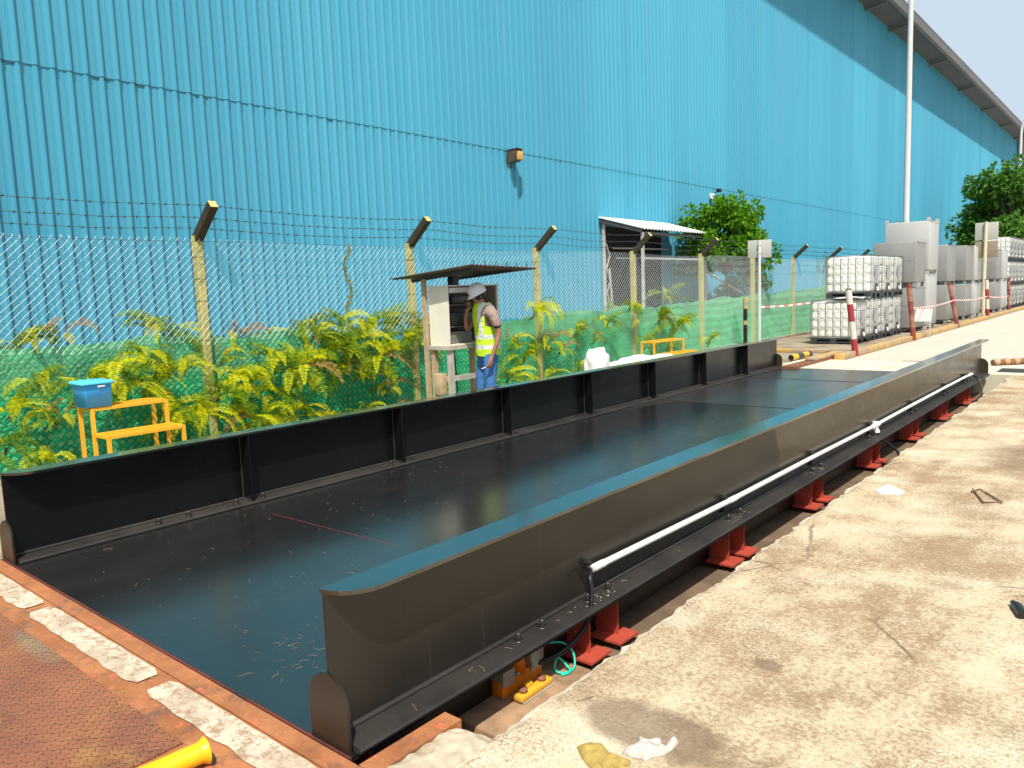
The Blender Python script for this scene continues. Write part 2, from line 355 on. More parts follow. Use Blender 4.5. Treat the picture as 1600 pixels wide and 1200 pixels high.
def m_tread():
    g = NG('rusty_tread_plate'); g.set('Roughness', .62); g.set('Specular IOR Level', .35)
    c = g.mix(g.ramp(g.noise(1.6, 7, .7), [(.35, 0), (.65, 1)]), (.20, .075, .045), (.36, .14, .065))
    c = g.mix(g.math('MULTIPLY', g.ramp(g.noise(2.2, 6, .7, g.mapv(loc=(7, 3, 0))), [(.53, 0), (.66, 1)]), .7), c, (.42, .22, .06))
    c = g.mix(g.math('MULTIPLY', blob(g, -3.95, 1.14, .34, .06, .6, 6, 1.0), .45), c, (.24, .26, .17))
    c = g.mix(g.math('MULTIPLY', g.ramp(g.noise(1, 6, .8, g.mapv((26, 90, 1), rot=(0, 0, R(35)))), [(.66, 0), (.72, 1)]), .7), c, (.62, .40, .24))
    c = g.mix(g.math('MULTIPLY', g.ramp(g.noise(1, 6, .8, g.mapv((90, 26, 1), rot=(0, 0, R(20)))), [(.68, 0), (.74, 1)]), .7), c, (.66, .45, .28))
    # raised teardrops: two families of short bars
    def fam(rot, off):
        v = g.mapv((34, 34, 34), rot=(0, 0, R(rot)), loc=(off, off*.5, 0))
        s = g.n('ShaderNodeSeparateXYZ', [v]).outputs
        px = g.math('PINGPONG', g.math('ADD', s[0], g.math('MULTIPLY', g.math('FLOOR', s[1]), .5)), .5)
        py = g.math('PINGPONG', s[1], .5)
        d = g.math('ADD', g.math('POWER', g.math('MULTIPLY', px, 2.6), 2), g.math('POWER', g.math('MULTIPLY', g.math('SUBTRACT', .5, py), 7), 2))
        return g.ramp(d, [(.2, 1), (1, 0)])
    bars = g.math('MAXIMUM', fam(45, 0), fam(-45, .5))
    c = g.mix(g.math('MULTIPLY', bars, .30), c, (.46, .27, .18))
    g.set('Base Color', c); g.bump(g.math('ADD', g.math('MULTIPLY', bars, 1.0), g.math('MULTIPLY', g.noise(60, 4), .25)), 1.0, .008); return g.m
M['tread'] = m_tread()
def m_net():
    g = NG('green_woven_netting'); g.set('Roughness', .6); g.set('Specular IOR Level', .25)
    s = g.n('ShaderNodeSeparateXYZ', [g.geo]).outputs
    y, z = s[1], s[2]
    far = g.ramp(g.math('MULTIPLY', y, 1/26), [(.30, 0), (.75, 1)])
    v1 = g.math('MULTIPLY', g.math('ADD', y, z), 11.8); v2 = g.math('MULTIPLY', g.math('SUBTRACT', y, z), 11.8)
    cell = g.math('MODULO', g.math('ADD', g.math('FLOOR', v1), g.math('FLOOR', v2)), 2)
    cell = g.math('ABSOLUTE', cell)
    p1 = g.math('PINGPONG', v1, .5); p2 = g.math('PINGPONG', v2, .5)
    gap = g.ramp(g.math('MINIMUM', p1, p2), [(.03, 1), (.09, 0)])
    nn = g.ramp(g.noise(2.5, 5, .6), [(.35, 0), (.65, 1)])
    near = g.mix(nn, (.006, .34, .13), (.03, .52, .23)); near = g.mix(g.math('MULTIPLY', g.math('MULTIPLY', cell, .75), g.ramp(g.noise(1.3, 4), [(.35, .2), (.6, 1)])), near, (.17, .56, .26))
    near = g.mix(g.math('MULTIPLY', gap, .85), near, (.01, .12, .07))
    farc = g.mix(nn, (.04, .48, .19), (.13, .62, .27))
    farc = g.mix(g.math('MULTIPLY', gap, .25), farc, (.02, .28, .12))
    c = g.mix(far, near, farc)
    top_light = g.ramp(g.math('ADD', z, g.math('MULTIPLY', g.noise(3), .3)), [(.9, 0), (1.3, 1)])
    c = g.mix(g.math('MULTIPLY', top_light, .45), c, (.22, .50, .30))  # paler net top: the sun's angle is put into the colour
    g.set('Base Color', c)
    g.bump(g.math('ADD', g.math('MULTIPLY', cell, .4), g.math('ADD', g.math('MINIMUM', p1, p2), g.noise(5, 3))), .7, .02)
    return g.m
M['net'] = m_net()
def m_leaf(name, cols, trans=.35, rough=.45):
    g = NG(name); g.set('Roughness', rough); g.set('Specular IOR Level', .15)
    r = g.n('ShaderNodeNewGeometry').outputs['Random Per Island']
    ob = g.n('ShaderNodeObjectInfo').outputs['Random']
    k = len(cols)
    c = g.ramp(r, [(i/(k-1), c_) for i, c_ in enumerate(cols)])
    g.set('Base Color', c)
    tr = g.n('ShaderNodeBsdfTranslucent', {'Color': c}); trans = trans+.05; mx = g.n('ShaderNodeMixShader', [trans, g.b.outputs[0], tr.outputs[0]])
    g.t.links.new(mx.outputs[0], g.out.inputs[0]); return g.m
M['fern_y'] = m_leaf('fern_yellow', [(.62, .60, .006), (.80, .72, .01), (.40, .56, .010), (.86, .70, .02)], .4)
M['fern_g'] = m_leaf('fern_green', [(.09, .24, .01), (.28, .42, .012), (.04, .12, .01), (.44, .52, .015)], .4)
M['fern_b'] = m_leaf('fern_brown', [(.30, .15, .04), (.46, .28, .08), (.20, .10, .03), (.50, .38, .10)], .25)
M['leaf1'] = m_leaf('tree_leaf_bright', [(.07, .25, .012), (.18, .44, .02), (.04, .15, .01), (.32, .56, .03)], .35)
M['leaf2'] = m_leaf('tree_leaf_deep', [(.07, .21, .035), (.15, .36, .05), (.04, .12, .02), (.30, .50, .08)], .3)
M['vine'] = m_leaf('vine_leaf', [(.30, .30, .06), (.22, .26, .05), (.42, .36, .12), (.36, .30, .14)], .3)
M['bark'] = simple('bark', (.13, .10, .07), .9, var=.3, scale=15, bump=.6, bscale=40)
def m_stripes(name, c1, c2, period, z0=0, rust=0, axis=2):
    g = NG(name); g.set('Roughness', .5)
    z = g.n('ShaderNodeSeparateXYZ', [g.co]).outputs[axis]
    k = g.math('MODULO', g.math('FLOOR', g.math('DIVIDE', g.math('ADD', z, z0+period*20), period)), 2)
    c = g.mix(k, c1, c2)
    if rust: c = g.mix(g.math('MULTIPLY', g.ramp(g.noise(9, 7, .7), [(.5-rust*.15, 0), (.6, 1)]), .8), c, (.24, .085, .04))
    g.set('Base Color', c); return g.m
M['bollard'] = m_stripes('bollard_red_white', (.30, .025, .03), (.62, .55, .48), .36)
M['bollard_rust'] = m_stripes('bollard_red_white_rusty', (.22, .03, .03), (.33, .16, .11), .33, rust=.3)
M['tape'] = m_stripes('barrier_tape', (.8, .8, .78), (.75, .25, .22), .18, axis=1)
M['hazard'] = m_stripes('hazard_yellow_black', (.70, .45, .03), (.05, .05, .05), .28, axis=1)

# ------------------------------------------------------------------ ground
DX0, DX1, DY0, DY1 = -5.50, -2.045, 1.49, 14.1        # deck
PX0, PX1, PY0, PY1 = -5.62, -1.75, 1.47, 14.35        # pit
g = MB()
B = 400
for x0, x1, y0, y1 in ((-B, PX0, -B, B), (PX1+.3, B, -B, B), (PX0, PX1+.3, -B, PY0-.4), (PX0, PX1+.3, PY1+.4, B)):
    g.add([(x0, y0, -.02), (x1, y0, -.02), (x1, y1, -.02), (x0, y1, -.02)], [(0, 1, 2, 3)])
g.build('ground', M['ground'], kind='structure')
# right slab with a ragged edge along the pit
g = MB(); ys = []; y = -6.0
while y < 14.6: ys.append(y); y += .035
ys.append(14.7)
def edge(y):
    e = PX1 + .035*(noise.noise((y*3.1, 0, 0))) + .022*noise.noise((y*14, 3, 0)) + .010*noise.noise((y*45, 7, 0))
    if y < 1.90: e = PX1+.01*noise.noise((y*20, 0, 0))
    return e
NJ = [0, .018, .05, .12, .3]
vs = []
for y in ys:
    e = edge(y)
    vs.append((e+.012, y, -.7)); vs.append((e, y, -.035+.01*noise.noise((y*9, 5, 0))))
    for j, d in enumerate(NJ):
        vs.append((e+.006+d, y, -.016*math.exp(-d*40)+.003*noise.noise((y*12, d*30, 0))))
    vs.append((40, y, 0))
k = 2+len(NJ)+1
g.add(vs, [(i*k+j, i*k+j+1, (i+1)*k+j+1, (i+1)*k+j) for i in range(len(ys)-1) for j in range(k-1)])
g.build('concrete_pavement', M['slab'], kind='structure')
# pit
g = MB()
g.box(PX0-.3, PX1+.4, PY0-.4, 2.28, -.95, -.62)
g.box(PX0-.3, PX1+.4, 2.28, PY1+.4, -.6, -.30)
g.box(PX0-.3, PX0, PY0-.4, PY1+.4, -.59, -.024)
g.build('pit_floor', M['pit'], kind='structure')
g = MB()
g.cbox(-2.75, -2.02, 2.20, 2.90, -.62, -.262, .012)
g.build('load_cell_footing', simple('footing_dirt', (.32, .20, .115), .9, var=.3, scale=6, bump=.7, bscale=30, dirt=(.16, .10, .06), dscale=5), kind='structure')
# far ramp and road
g = MB(); g.box(-5.6, 2.0, 14.14, 15.9, -.5, .004); g.build('exit_ramp', M['ramp'], kind='structure')
g = MB()
g.add([(-4.78, 15.9, -.006), (60, 15.9, -.006), (60, 220, -.006), (-4.78, 220, -.006)], [(0, 1, 2, 3)])
g.add([(2.0, 14.7, -.007), (60, 14.7, -.007), (60, 15.9, -.007), (2.0, 15.9, -.007)], [(0, 1, 2, 3)])
g.build('road', M['road'], kind='structure')
g = MB(); g.box(-3.75, -2.6, 15.98, 16.02, -.004, .004); g.box(-4.2, -1.0, 15.88, 15.93, -.004, .002); g.build('ramp_joint', M['rustrail'], kind='structure')
g = MB()      # hardstanding strip between fence and kerb
g.add([(-8.3, 14.4, -.010), (-5.0, 14.4, -.010), (-5.0, 90, -.010), (-8.3, 90, -.010)], [(0, 1, 2, 3)])
g.build('hardstanding', M['ground'], kind='structure')
# entry plates
g = MB()
g.box(-12, PX1-.01, 1.395, DY0-.018, -.5, 0.000)
g.build('pit_frame_edge', M['rust_frame'], kind='structure')
g = MB()
g.box(-12, PX1-.01, -6, 1.392, -.5, -.004)
g.build('entry_apron', M['rust_frame'], kind='structure')
g = MB()
for x0, x1 in ((-7.0, -5.85), (-5.74, -4.50), (-4.42, -3.19), (-3.09, -1.96)):
    n = 48; top = []; bot = []
    for i in range(n+1):
        x = x0+(x1-x0)*i/n; c = min(1, min(i, n-i)/2.5)
        top.append((x, 1.315+.066*(.72+.28*c)+.007*noise.noise((x*9, 1, 0)), .0022)); bot.append((x, 1.315-.060*(.72+.28*c)+.012*noise.noise((x*8, 5, 0)), .0022))
    g.add(top+bot, [(i, i+1, n+2+i, n+1+i) for i in range(n)])
g.build('edge_markings', M['dash'], kind='structure')
g = MB(); g.box(-9, -2.60, -6, 1.175, -.3, .004); g.build('tread_plate_road', M['tread'], kind='structure')
# notch: angle iron and broken concrete
g = MB(); g.box(-1.985, -1.90, 1.475, 1.88, -.10, .003); g.box(-1.955, -1.94, 1.475, 1.88, -.30, -.10)
o = g.build('angle_iron', M['rust_frame'], label='short rusty angle iron between the broken concrete corner and the near end plate', cat='steel angle')
bm = bmesh.new(); bmesh.ops.create_grid(bm, x_segments=26, y_segments=40, size=.5)
for v in bm.verts:
    x, y = v.co.x+.5, v.co.y+.5
    px = -1.895+x*.175; py = 1.475+y*.44
    d = min(1, max(0, (1-y)*5)); rr = 1-.35*max(0, y-.85)/.15
    v.co = Vector((px+.012*noise.noise((py*18, 0, 2)), py-.03*(2*x-1)**2*y, .012*d*(1-abs(2*x-1)**3)+.010*noise.noise((px*25, py*25, 0))-(1-d)*.05))
r = bmesh.ops.extrude_face_region(bm, geom=bm.faces[:])
for e in r['geom']:
    if isinstance(e, bmesh.types.BMVert): e.co.z -= .35
bmesh.ops.recalc_face_normals(bm, faces=bm.faces[:])
me = bpy.data.meshes.new('concrete_corner'); bm.to_mesh(me); bm.free(); me.materials.append(M['rockyconc'])
for p_ in me.polygons: p_.use_smooth = True
o = bpy.data.objects.new('concrete_corner', me); COL.objects.link(o)
tag(o, kind='structure')

# ------------------------------------------------------------------ warehouse
WX = -10.8
def warehouse():
    wh = empty('warehouse', (WX, 30, 0), label='long blue corrugated steel warehouse with deep grey eaves behind the fence', cat='warehouse')
    def rel(g): g.v = [(x-WX, y-30, z) for x, y, z in g.v]; return g
    P = .1965
    def sheet(y0, y1, z0, z1, off):
        vs = []; prof = []
        y = y0
        while y < y1:
            prof += [(y, 0), (y+.062, 0), (y+.066, .0035), (y+.074, .0035), (y+.078, 0), (y+.114, 0), (y+.140, .043), (y+.164, .043), (y+.169, 0)]
            # slight panel to panel variation
            y += P
        prof.append((y, 0))
        zs = [z0, z1]
        for z in zs:
            for (yy, d) in prof:
                vs.append((WX+off+d+.003*noise.noise((yy*.7, z*.3, 0)), yy, z))
        n = len(prof)
        return vs, [(i, i+1, n+i+1, n+i) for i in range(n-1)]
    g = MB(); vs, fs = sheet(-14, 85.4, -.3, 4.62, 0); g.add(vs, fs); rel(g).build('lower_wall', M['wall'], wh)
    g = MB(); vs, fs = sheet(-14, 85.4, 4.575, 13.75, .012); g.add(vs, fs)
    # lower lip of the upper sheets
    rel(g).build('upper_wall', M['wall'], wh)
    g = MB()
    n = 0; y = -13.9
    rows = [1.2, 3.0, 4.70, 6.3, 8.1, 9.9, 11.7, 13.2]
    rr = random.Random(3)
    while y < 50:
        for z in rows:
            if rr.random() < .30: g.cbox(WX+.0, WX+(.022 if z > 4.6 else .014), y+.045, y+.066, z-.011, z+.011, .003)
        y += P
    rel(g).build('screws', M['screw'], wh, kind='stuff')
    g = MB()      # dents and torn lap at the seam
    for y in (3.44, 4.50, 5.06, 5.9, 8.2, 14.6):
        g = MB(); g.box(WX+.004, WX+.012, y, y+.14+.1*rr.random(), 4.548, 4.574); rel(g).build('seam_gap', M['screw'], wh)
    # roof: soffit, gutter lip, top sheet
    g = MB(); XE = -9.8
    g.prism([(WX-6, 12.9), (WX+.05, 13.70), (XE, 13.86), (XE, 13.90), (WX-6, 14.9)], 1, -14, 85.6)
    rel(g).build('roof', M['eave'], wh)
    g = MB(); g.prism([(XE+.002, 13.72), (XE+.16, 13.75), (XE+.20, 14.10), (XE+.17, 14.10), (XE+.13, 13.80), (XE+.002, 13.76)], 1, -14, 85.7)
    rel(g).build('gutter', M['eave_lip'], wh)
    g = MB(); g.prism([(XE-.05, 13.905), (XE+.22, 14.115), (XE+.22, 14.15), (XE-.05, 14.0)], 1, -14, 85.7)
    rel(g).build('roof_edge', simple('roof_edge_blue', (.16, .17, .24), .5), wh)
    for y in [37.9, 41.9, 50.2, 58.4, 66.6, 74.8, 82.6]:
        g = MB(); g.prism([(WX+.06, 13.50), (WX+.06, 13.66), (XE, 13.73), (XE, 13.64)], 1, y, y+.09)
        rel(g).build('eave_bracket', M['eave_lip'], wh)
    g = MB(); g.box(WX+.04, WX+.14, 85.1, 85.4, 0, 13.6); rel(g).build('corner_flashing', M['wall'], wh)
    g = MB(); g.tube([(WX+.25, 85.0, 13.6), (WX+.22, 85.0, 0)], .09, 8); rel(g).build('downpipe', M['downpipe'], wh)
    # end wall
    g = MB(); g.box(WX-30, WX-.01, 85.2, 85.3, -.3, 13.6); rel(g).build('end_wall', M['wall'], wh)
warehouse()
# further shed
sh = empty('shed', (-13, 118, 0), label='more distant blue shed with dark brown eaves beyond the end of the long warehouse', cat='shed')
g = MB(); g.box(-8, 2.4, -20, 25, 0, 13.6); g.build('wall', M['wall'], sh)
g = MB(); g.prism([(-9, 13.6), (3.0, 13.6), (3.2, 15.4), (-9, 17.2)], 1, -20.4, 25.4); g.build('roof', M['tin'], sh)

# wall mounted floodlight
def floodlight():
    e = empty('floodlight', (WX+.03, 12.90, 4.46), label='old brown floodlight fixed at the seam of the blue wall', cat='floodlight')
    g = MB(); g.prism([(0, -.16), (.05, -.20), (.30, -.16), (.36, .10), (.32, .16), (0, .14)], 1, -.17, .17); 
    o = g.build('housing', simple('floodlight_housing', (.10, .075, .05), .6, var=.2), e)
    g = MB(); g.cbox(.315, .40, -.13, .15, -.15, .10, .02); g.build('lens', simple('floodlight_lens', (.60, .36, .10), .4, var=.15, scale=20), e)
    g = MB(); g.box(0, .40, -.19, .19, .162, .178); g.build('hood', M['tin'], e)
    g = MB(); g.tube([(.02, -.16, .05), (.05, -.24, .0), (.03, -.24, -.18), (.02, -.18, -.25)], .012, 6); g.build('cable', M['rubber'], e)
    g = MB(); g.box(.01, .05, -.05, .05, -.34, -.16); g.build('bracket', M['tin'], e)
    e.scale = (.75, .58, .72)
floodlight()
def cctv():
    e = empty('security_camera', (WX+.03, 22.45, 4.2), label='small white box camera with black head on the blue wall above the tree', cat='camera')
    g = MB(); g.cbox(0, .16, -.12, .10, .02, .26, .015); g.build('junction_box', M['white'], e)
    g = MB(); g.tube([(.1, .05, .26), (.25, .3, .36)], .02, 6); g.cbox(.15, .35, .22, .42, .32, .48, .03); g.build('camera_head', M['rubber'], e)
    e.scale = (.7, .7, .7)
    g = MB(); g.tube([(.03, -.02, .02), (.03, 0, -.45)], .02, 6); g.build('conduit', M['frame_dark'], e)
cctv()

# canopy on the wall
def canopy():
    y0, y1 = 16.3, 19.75
    e = empty('canopy', (WX, y0, 0), label='lean-to canopy with white corrugated roof against the blue wall', cat='canopy')
    X1 = 1.2; zt, zb = 3.36, 3.00
    vs = []; L = y1-y0; n = 120
    for x, z in ((.03, zt), (X1+.06, zb)):
        for off in (0, -.012):
            for i in range(n+1):
                vs.append((x, L*i/n-.06, z+off+.022*math.sin(i/n*2*math.pi*22)))
    k = n+1; fs = []
    for i in range(n):
        fs += [(i, i+1, 2*k+i+1, 2*k+i), (k+i, 3*k+i, 3*k+i+1, k+i+1), (2*k+i, 2*k+i+1, 3*k+i+1, 3*k+i)]
    g = MB(); g.add(vs, fs, 0, True); g.build('roof', M['roof_white'], e)
    for yy, xx in ((.02, .10), (.02, X1), (L-.1, X1)):
        g = MB(); zz = zt-(zt-zb)*xx/X1-.1; g.box(xx-.03, xx+.03, yy, yy+.06, 0, zz); g.build('post', M['frame_pale'], e)
    for yy in (.0, L-.12):
        g = MB(); g.prism([(.03, zt-.13), (.03, zt-.035), (X1+.03, zb-.03), (X1+.03, zb-.11)], 1, yy-.04, yy+.0); g.build('rafter', M['frame_dark'], e)
    g = MB(); g.box(X1-.02, X1+.02, .08, L-.12, 2.86, 2.93); g.build('beam', M['frame_dark'], e)
    g = MB(); g.box(X1-.02, X1+.02, .08, L+1.4, 2.27, 2.31); g.build('rail', M['frame_pale'], e)
    g = MB(); g.tube([(.2, .3, 2.6), (.25, 3.0, 2.62)], .02, 6); g.tube([(.3, .3, 2.35), (.35, 3.0, 2.36)], .015, 6); g.build('cross_rail', M['frame_pale'], e)
    g = MB(); g.box(.02, .056, .1, L-.45, .2, 3.14); g.build('opening_and_shade', simple('dark_opening_shade', (.006, .008, .009), .8), e)  # dark opening, widened so its black also paints the canopy's shadow on the wall
    g = MB()
    for i in range(6): g.tube([(.16, .05+.16*(i % 2), .9+.3*i), (.16, .05+.16*((i+1) % 2), 1.2+.3*i)], .02, 5)
    g.tube([(.18, .15, 2.1), (.2, .32, .3)], .03, 5); g.build('brace', M['timber_grey'], e)
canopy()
g = MB(); g.tube([(-9.6, 19.8, 1.95), (-9.35, 21.6, 1.30)], .035, 6)
g.build('white_pole', M['white'], label='thin white pole leaning at a slant behind the fence under the round tree', cat='pole')

# ------------------------------------------------------------------ fence
FX = -8.44
def fence():
    gw = NG('wire_coating'); gw.set('Roughness', .45); gw.set('Metallic', .2)
    sw = gw.n('ShaderNodeSeparateXYZ', [gw.geo]).outputs
    lowz = gw.ramp(gw.math('ADD', sw[2], gw.math('MULTIPLY', gw.noise(2), .25)), [(1.18, 1), (1.28, 0)])
    lowz = gw.math('MULTIPLY', gw.math('LESS_THAN', gw.math('ADD', sw[2], gw.math('MULTIPLY', gw.noise(2), .3)), 1.28), gw.ramp(gw.math('MULTIPLY', sw[1], 1/20), [(.45, 1), (.85, .25)]))
    gw.set('Base Color', gw.mix(lowz, (.80, .86, .86), (.03, .17, .09))); M['galv_mesh'] = gw.m
    e = empty('chain_link_fence', (FX, 4.5, 0), label='galvanised chain link fence with olive posts and barbed wire along the blue wall', cat='fence')
    def rel(g): g.v = [(x-FX, y-4.5, z) for x, y, z in g.v]; return g
    posts = [1.4, 4.50, 7.75, 10.74, 13.98, 17.08, 20.1, 23.1, 26.25, 29.4, 32.5]
    for i, y in enumerate(posts):
        g = MB()
        g.prism([(FX-.05, y-.048), (FX-.05, y+.048), (FX+.035, y+.048), (FX+.048, y+.035), (FX+.048, y-.035), (FX+.035, y-.048)], 2, -.2, 2.34)
        o = rel(g).build('post', M['post'], e)
        g = MB()
        a = Vector((FX, y, 2.30)); b = Vector((FX+.41, y, 2.655)); d = (b-a).normalized(); nrm = Vector((-d.z, 0, d.x))
        h = .047
        vs = []
        for t, c in ((0, a), (1, b)):
            for sx, sy in ((-1, -1), (1, -1), (1, 1), (-1, 1)): vs.append(c+nrm*h*sx+Vector((0, h*sy, 0)))
        g.add(vs, [(0, 1, 2, 3)], 0); g.add(vs, [(0, 4, 5, 1), (1, 5, 6, 2), (2, 6, 7, 3), (3, 7, 4, 0)], 0); g.add(vs, [(4, 7, 6, 5)], 1)
        rel(g).build('post_arm', [M['arm'], M['post']], o)
        for zz in (.75, 1.15, 1.6, 1.85, 2.1):
            g = MB(); g.tube([(FX-.05, y-.051, zz), (FX+.052, y-.051, zz+.005), (FX+.052, y+.051, zz)], .0025, 4)
            rel(g).build('tie_wire', M['barb'], o)
    # raking strut on the corner post
    g = MB(); g.tube([(FX+.1, 26.9, 2.2), (FX+.1, 25.3, 0)], .05, 6); rel(g).build('strut', M['post'], e)
    # wire mesh
    W = .086; g = MB(); y = -3.0; Z1 = 2.30; H = .083; k = 0
    vs = []; fs = []
    while y < 33.0:
        pts = []; z = -.02+ (0); j = 0
        near = y < 16
        while z < Z1:
            zz = z; yy = y+(W/2 if (j+k) % 2 == 0 else 0)
            sag = .020*noise.noise((y*.6, z*.9, 0))
            bend = .030*max(0, noise.noise((y*1.1+5, z*1.3, 2))-.15)
            if 2.2 < y < 3.2: bend += .05*noise.noise((y*3, z*3, 9))
            topz = .035*noise.noise((y*.35, 0, 4))*z/Z1
            pts.append((FX+.075+sag+bend*.7, yy+bend, zz+bend*.6+topz)); z += H/2; j += 1
        pts.append((FX+.075, pts[-1][1]+.012*(-1 if (j+k) % 2 else 1), pts[-1][2]+.022))
        for a, b in zip(pts, pts[1:]):
            n = len(vs)
            a = Vector(a); b = Vector(b); t = (b-a).normalized()
            up_ = (b.y-a.y) > 0; front = .004 if up_ else -.002; r = .0026 if up_ else .0013
            a = a+Vector((front, 0, 0)); b = b+Vector((front, 0, 0))
            u = t.cross(Vector((1, 0, 0))).normalized(); q = Vector((1, 0, 0))
            for c in (a, b):
                vs += [c+q*r, c-q*r*.5+u*r*.87, c-q*r*.5-u*r*.87]
            fs += [(n, n+1, n+4, n+3), (n+1, n+2, n+5, n+4), (n+2, n, n+3, n+5)]
        y += W/2; k += 1
    g.add(vs, fs, 0, True)
    rel(g).build('wire_mesh', M['galv_mesh'], e)
    g = MB()
    g.tube([(FX+.08, -3+i*.5, 2.27+.02*noise.noise((i*.2, 1, 1))) for i in range(73)], .0025, 4); rel(g).build('line_wire', M['barb'], e)
    for k, (dx, dz) in enumerate(((.15, 2.41), (.26, 2.515), (.39, 2.635))):
        g = MB(); pts = []; y = -3.0
        def cc(y, k=k, dx=dx, dz=dz):
            s = [abs(y-p) for p in posts]; m_ = min(s)
            return Vector((FX+dx, y, dz-.035*min(1, m_/1.2)+.012*noise.noise((y*1.3, k*9, 0))))
        while y < 32.6: pts.append(cc(y)); y += .12
        g.tube(pts, .0035, 4)
        y = -2.9
        while y < 32:
            c = cc(y)
            g.tube([c+Vector((0, -.006, -.018)), c+Vector((.006, .006, .018))], .003, 3); g.tube([c+Vector((.018, .0, .004)), c+Vector((-.018, .006, -.004))], .003, 3)
            g.tube([c+Vector((0, -.012, 0)), c+Vector((0, .012, 0))], .007, 4)
            y += .125
        rel(g).build('barbed_wire', M['barb'], e)
    # footing kerb of the fence
    g = MB(); g.box(FX-.1, FX+.14, 13, 34, -.05, .05); rel(g).build('footing', M['ground'], e)
M['arm'] = M['post_arm']
# arms: dark on the sides, post colour on the end face
g_ = NG('arm_sides'); g_.set('Roughness', .8)
g_.set('Base Color', g_.mix(g_.noise(9), (.030, .024, .014), (.055, .045, .022))); M['arm'] = g_.m
fence()
# green net behind the mesh
def net():
    ys = []; y = -3.0
    while y < 33: ys.append(y); y += .06
    NZ = 26; vs = []
    def top(y):
        b = 1.20 if y < 6 else (1.20-.25*(y-6)/1.6 if y < 7.6 else (.95 if y < 8.6 else (.95+.25*min(1, (y-8.6)/2.5))))
        if y > 14: b = 1.15+.2*(y-14)/9
        return b+.10*noise.noise((y*.9, 0, 3))+.04*noise.noise((y*3.5, 2, 3))
    for y in ys:
        T = top(y)
        for j in range(NZ+1):
            z = -.08+(T+.08)*j/NZ
            dx = .035*noise.noise((y*1.6, z*2.2, 0))+.018*noise.noise((y*5, z*5, 4))
            if y > 12: dx += .010*math.sin(z*34+3*noise.noise((y*.8, 0, 0)))*min(1, (y-12)/4)
            vs.append((FX-.0-.06*(z/1.2)+dx, y, z))
    k = NZ+1
    g = MB(); g.add(vs, [(i*k+j, i*k+j+1, (i+1)*k+j+1, (i+1)*k+j) for i in range(len(ys)-1) for j in range(NZ)], 0, True)
    g.build('shade_net', M['net'], label='green woven netting stretched low behind the chain link fence', cat='netting')
net()

# ------------------------------------------------------------------ plants
def frond(vs, fs, mis, base, az, length, arch, width, npin, mi, rr, lift=.9):
    """arching fern frond: thin rachis and pairs of leaflets"""
    d = Vector((math.cos(az), math.sin(az), 0)); p = Vector(base); el = lift
    pts = [p.copy()]; st = length/npin
    for i in range(npin):
        el -= arch/npin*(.6+.8*i/npin)
        p = p+(d*math.cos(el)+Vector((0, 0, math.sin(el))))*st; pts.append(p.copy())
    n0 = Vector((.72, -.25, .62)).normalized()
    for i in range(npin):
        a, b = pts[i], pts[i+1]; t = (b-a).normalized(); u = t.cross(n0); u = u.normalized() if u.length > .05 else Vector((0, 1, 0)); nrm = t.cross(u)
        n = len(vs); h = .004*(1-i/npin)+.0015
        vs += [a-u*h, a+u*h, b+u*h*.8, b-u*h*.8]; fs.append((n, n+1, n+2, n+3)); mis.append(mi)
        if i < npin*.14: continue
        q = i/npin; L = width*math.sin(min(1, (q-.05)*1.7+.15)*math.pi*.5)*(1-q**3)*(.85+.3*rr.random()) if q < .6 else width*(1.05-q)*2.2*(.85+.3*rr.random())
        L = min(L, width); wl = st*.96
        for s in (-1, 1):
            tip = a+u*s*L+t*L*.30+Vector((0, 0, -L*.12+.012*rr.uniform(-1, 1)))
            mid = (a+tip)/2+Vector((.3*L*.2, 0, L*.07))
            n = len(vs); vs += [a, mid-t*wl*.5, tip, mid+t*wl*.5]; fs.append((n, n+1, n+2, n+3)); mis.append(mi)
def fern_mesh(seed, size, nf, mix_):
    rr = random.Random(seed); vs = []; fs = []; mis = []
    for i in range(nf):
        az = rr.uniform(-1.9, 1.9)
        L = size*rr.uniform(.55, 1.25)
        frond(vs, fs, mis, (rr.uniform(-.03, .03), rr.uniform(-.10, .10), rr.uniform(-.10, .08)), az, L, rr.uniform(1.3, 3.0), size*rr.uniform(.11, .15), int(25+8*rr.random()), rr.choices((0, 1, 2), mix_)[0], rr, rr.uniform(.2, 1.4))
    me = bpy.data.meshes.new('fern'); me.from_pydata(vs, [], fs)
    for k in ('fern_y', 'fern_g', 'fern_b'): me.materials.append(M[k])
    me.polygons.foreach_set('material_index', mis); me.update(); return me
FM = [fern_mesh(11, .60, 12, (.8, .19, .01)), fern_mesh(12, .56, 12, (.65, .33, .02)), fern_mesh(13, .68, 9, (.85, .14, .01)),
      fern_mesh(14, .60, 13, (.25, .72, .03)), fern_mesh(15, .56, 9, (.5, .25, .25)), fern_mesh(16, .66, 15, (.42, .54, .04))]
ROOT = simple('fern_root', (.10, .06, .03), .9, var=.3)
def cam_ray(px, py, axis, c):
    F = 1199.04; d = rt*((px-800)/F)-up*((py-600)/F)+fw; o = Vector((0, 0, 1.55)); return o+d*((c-o[axis])/d[axis])
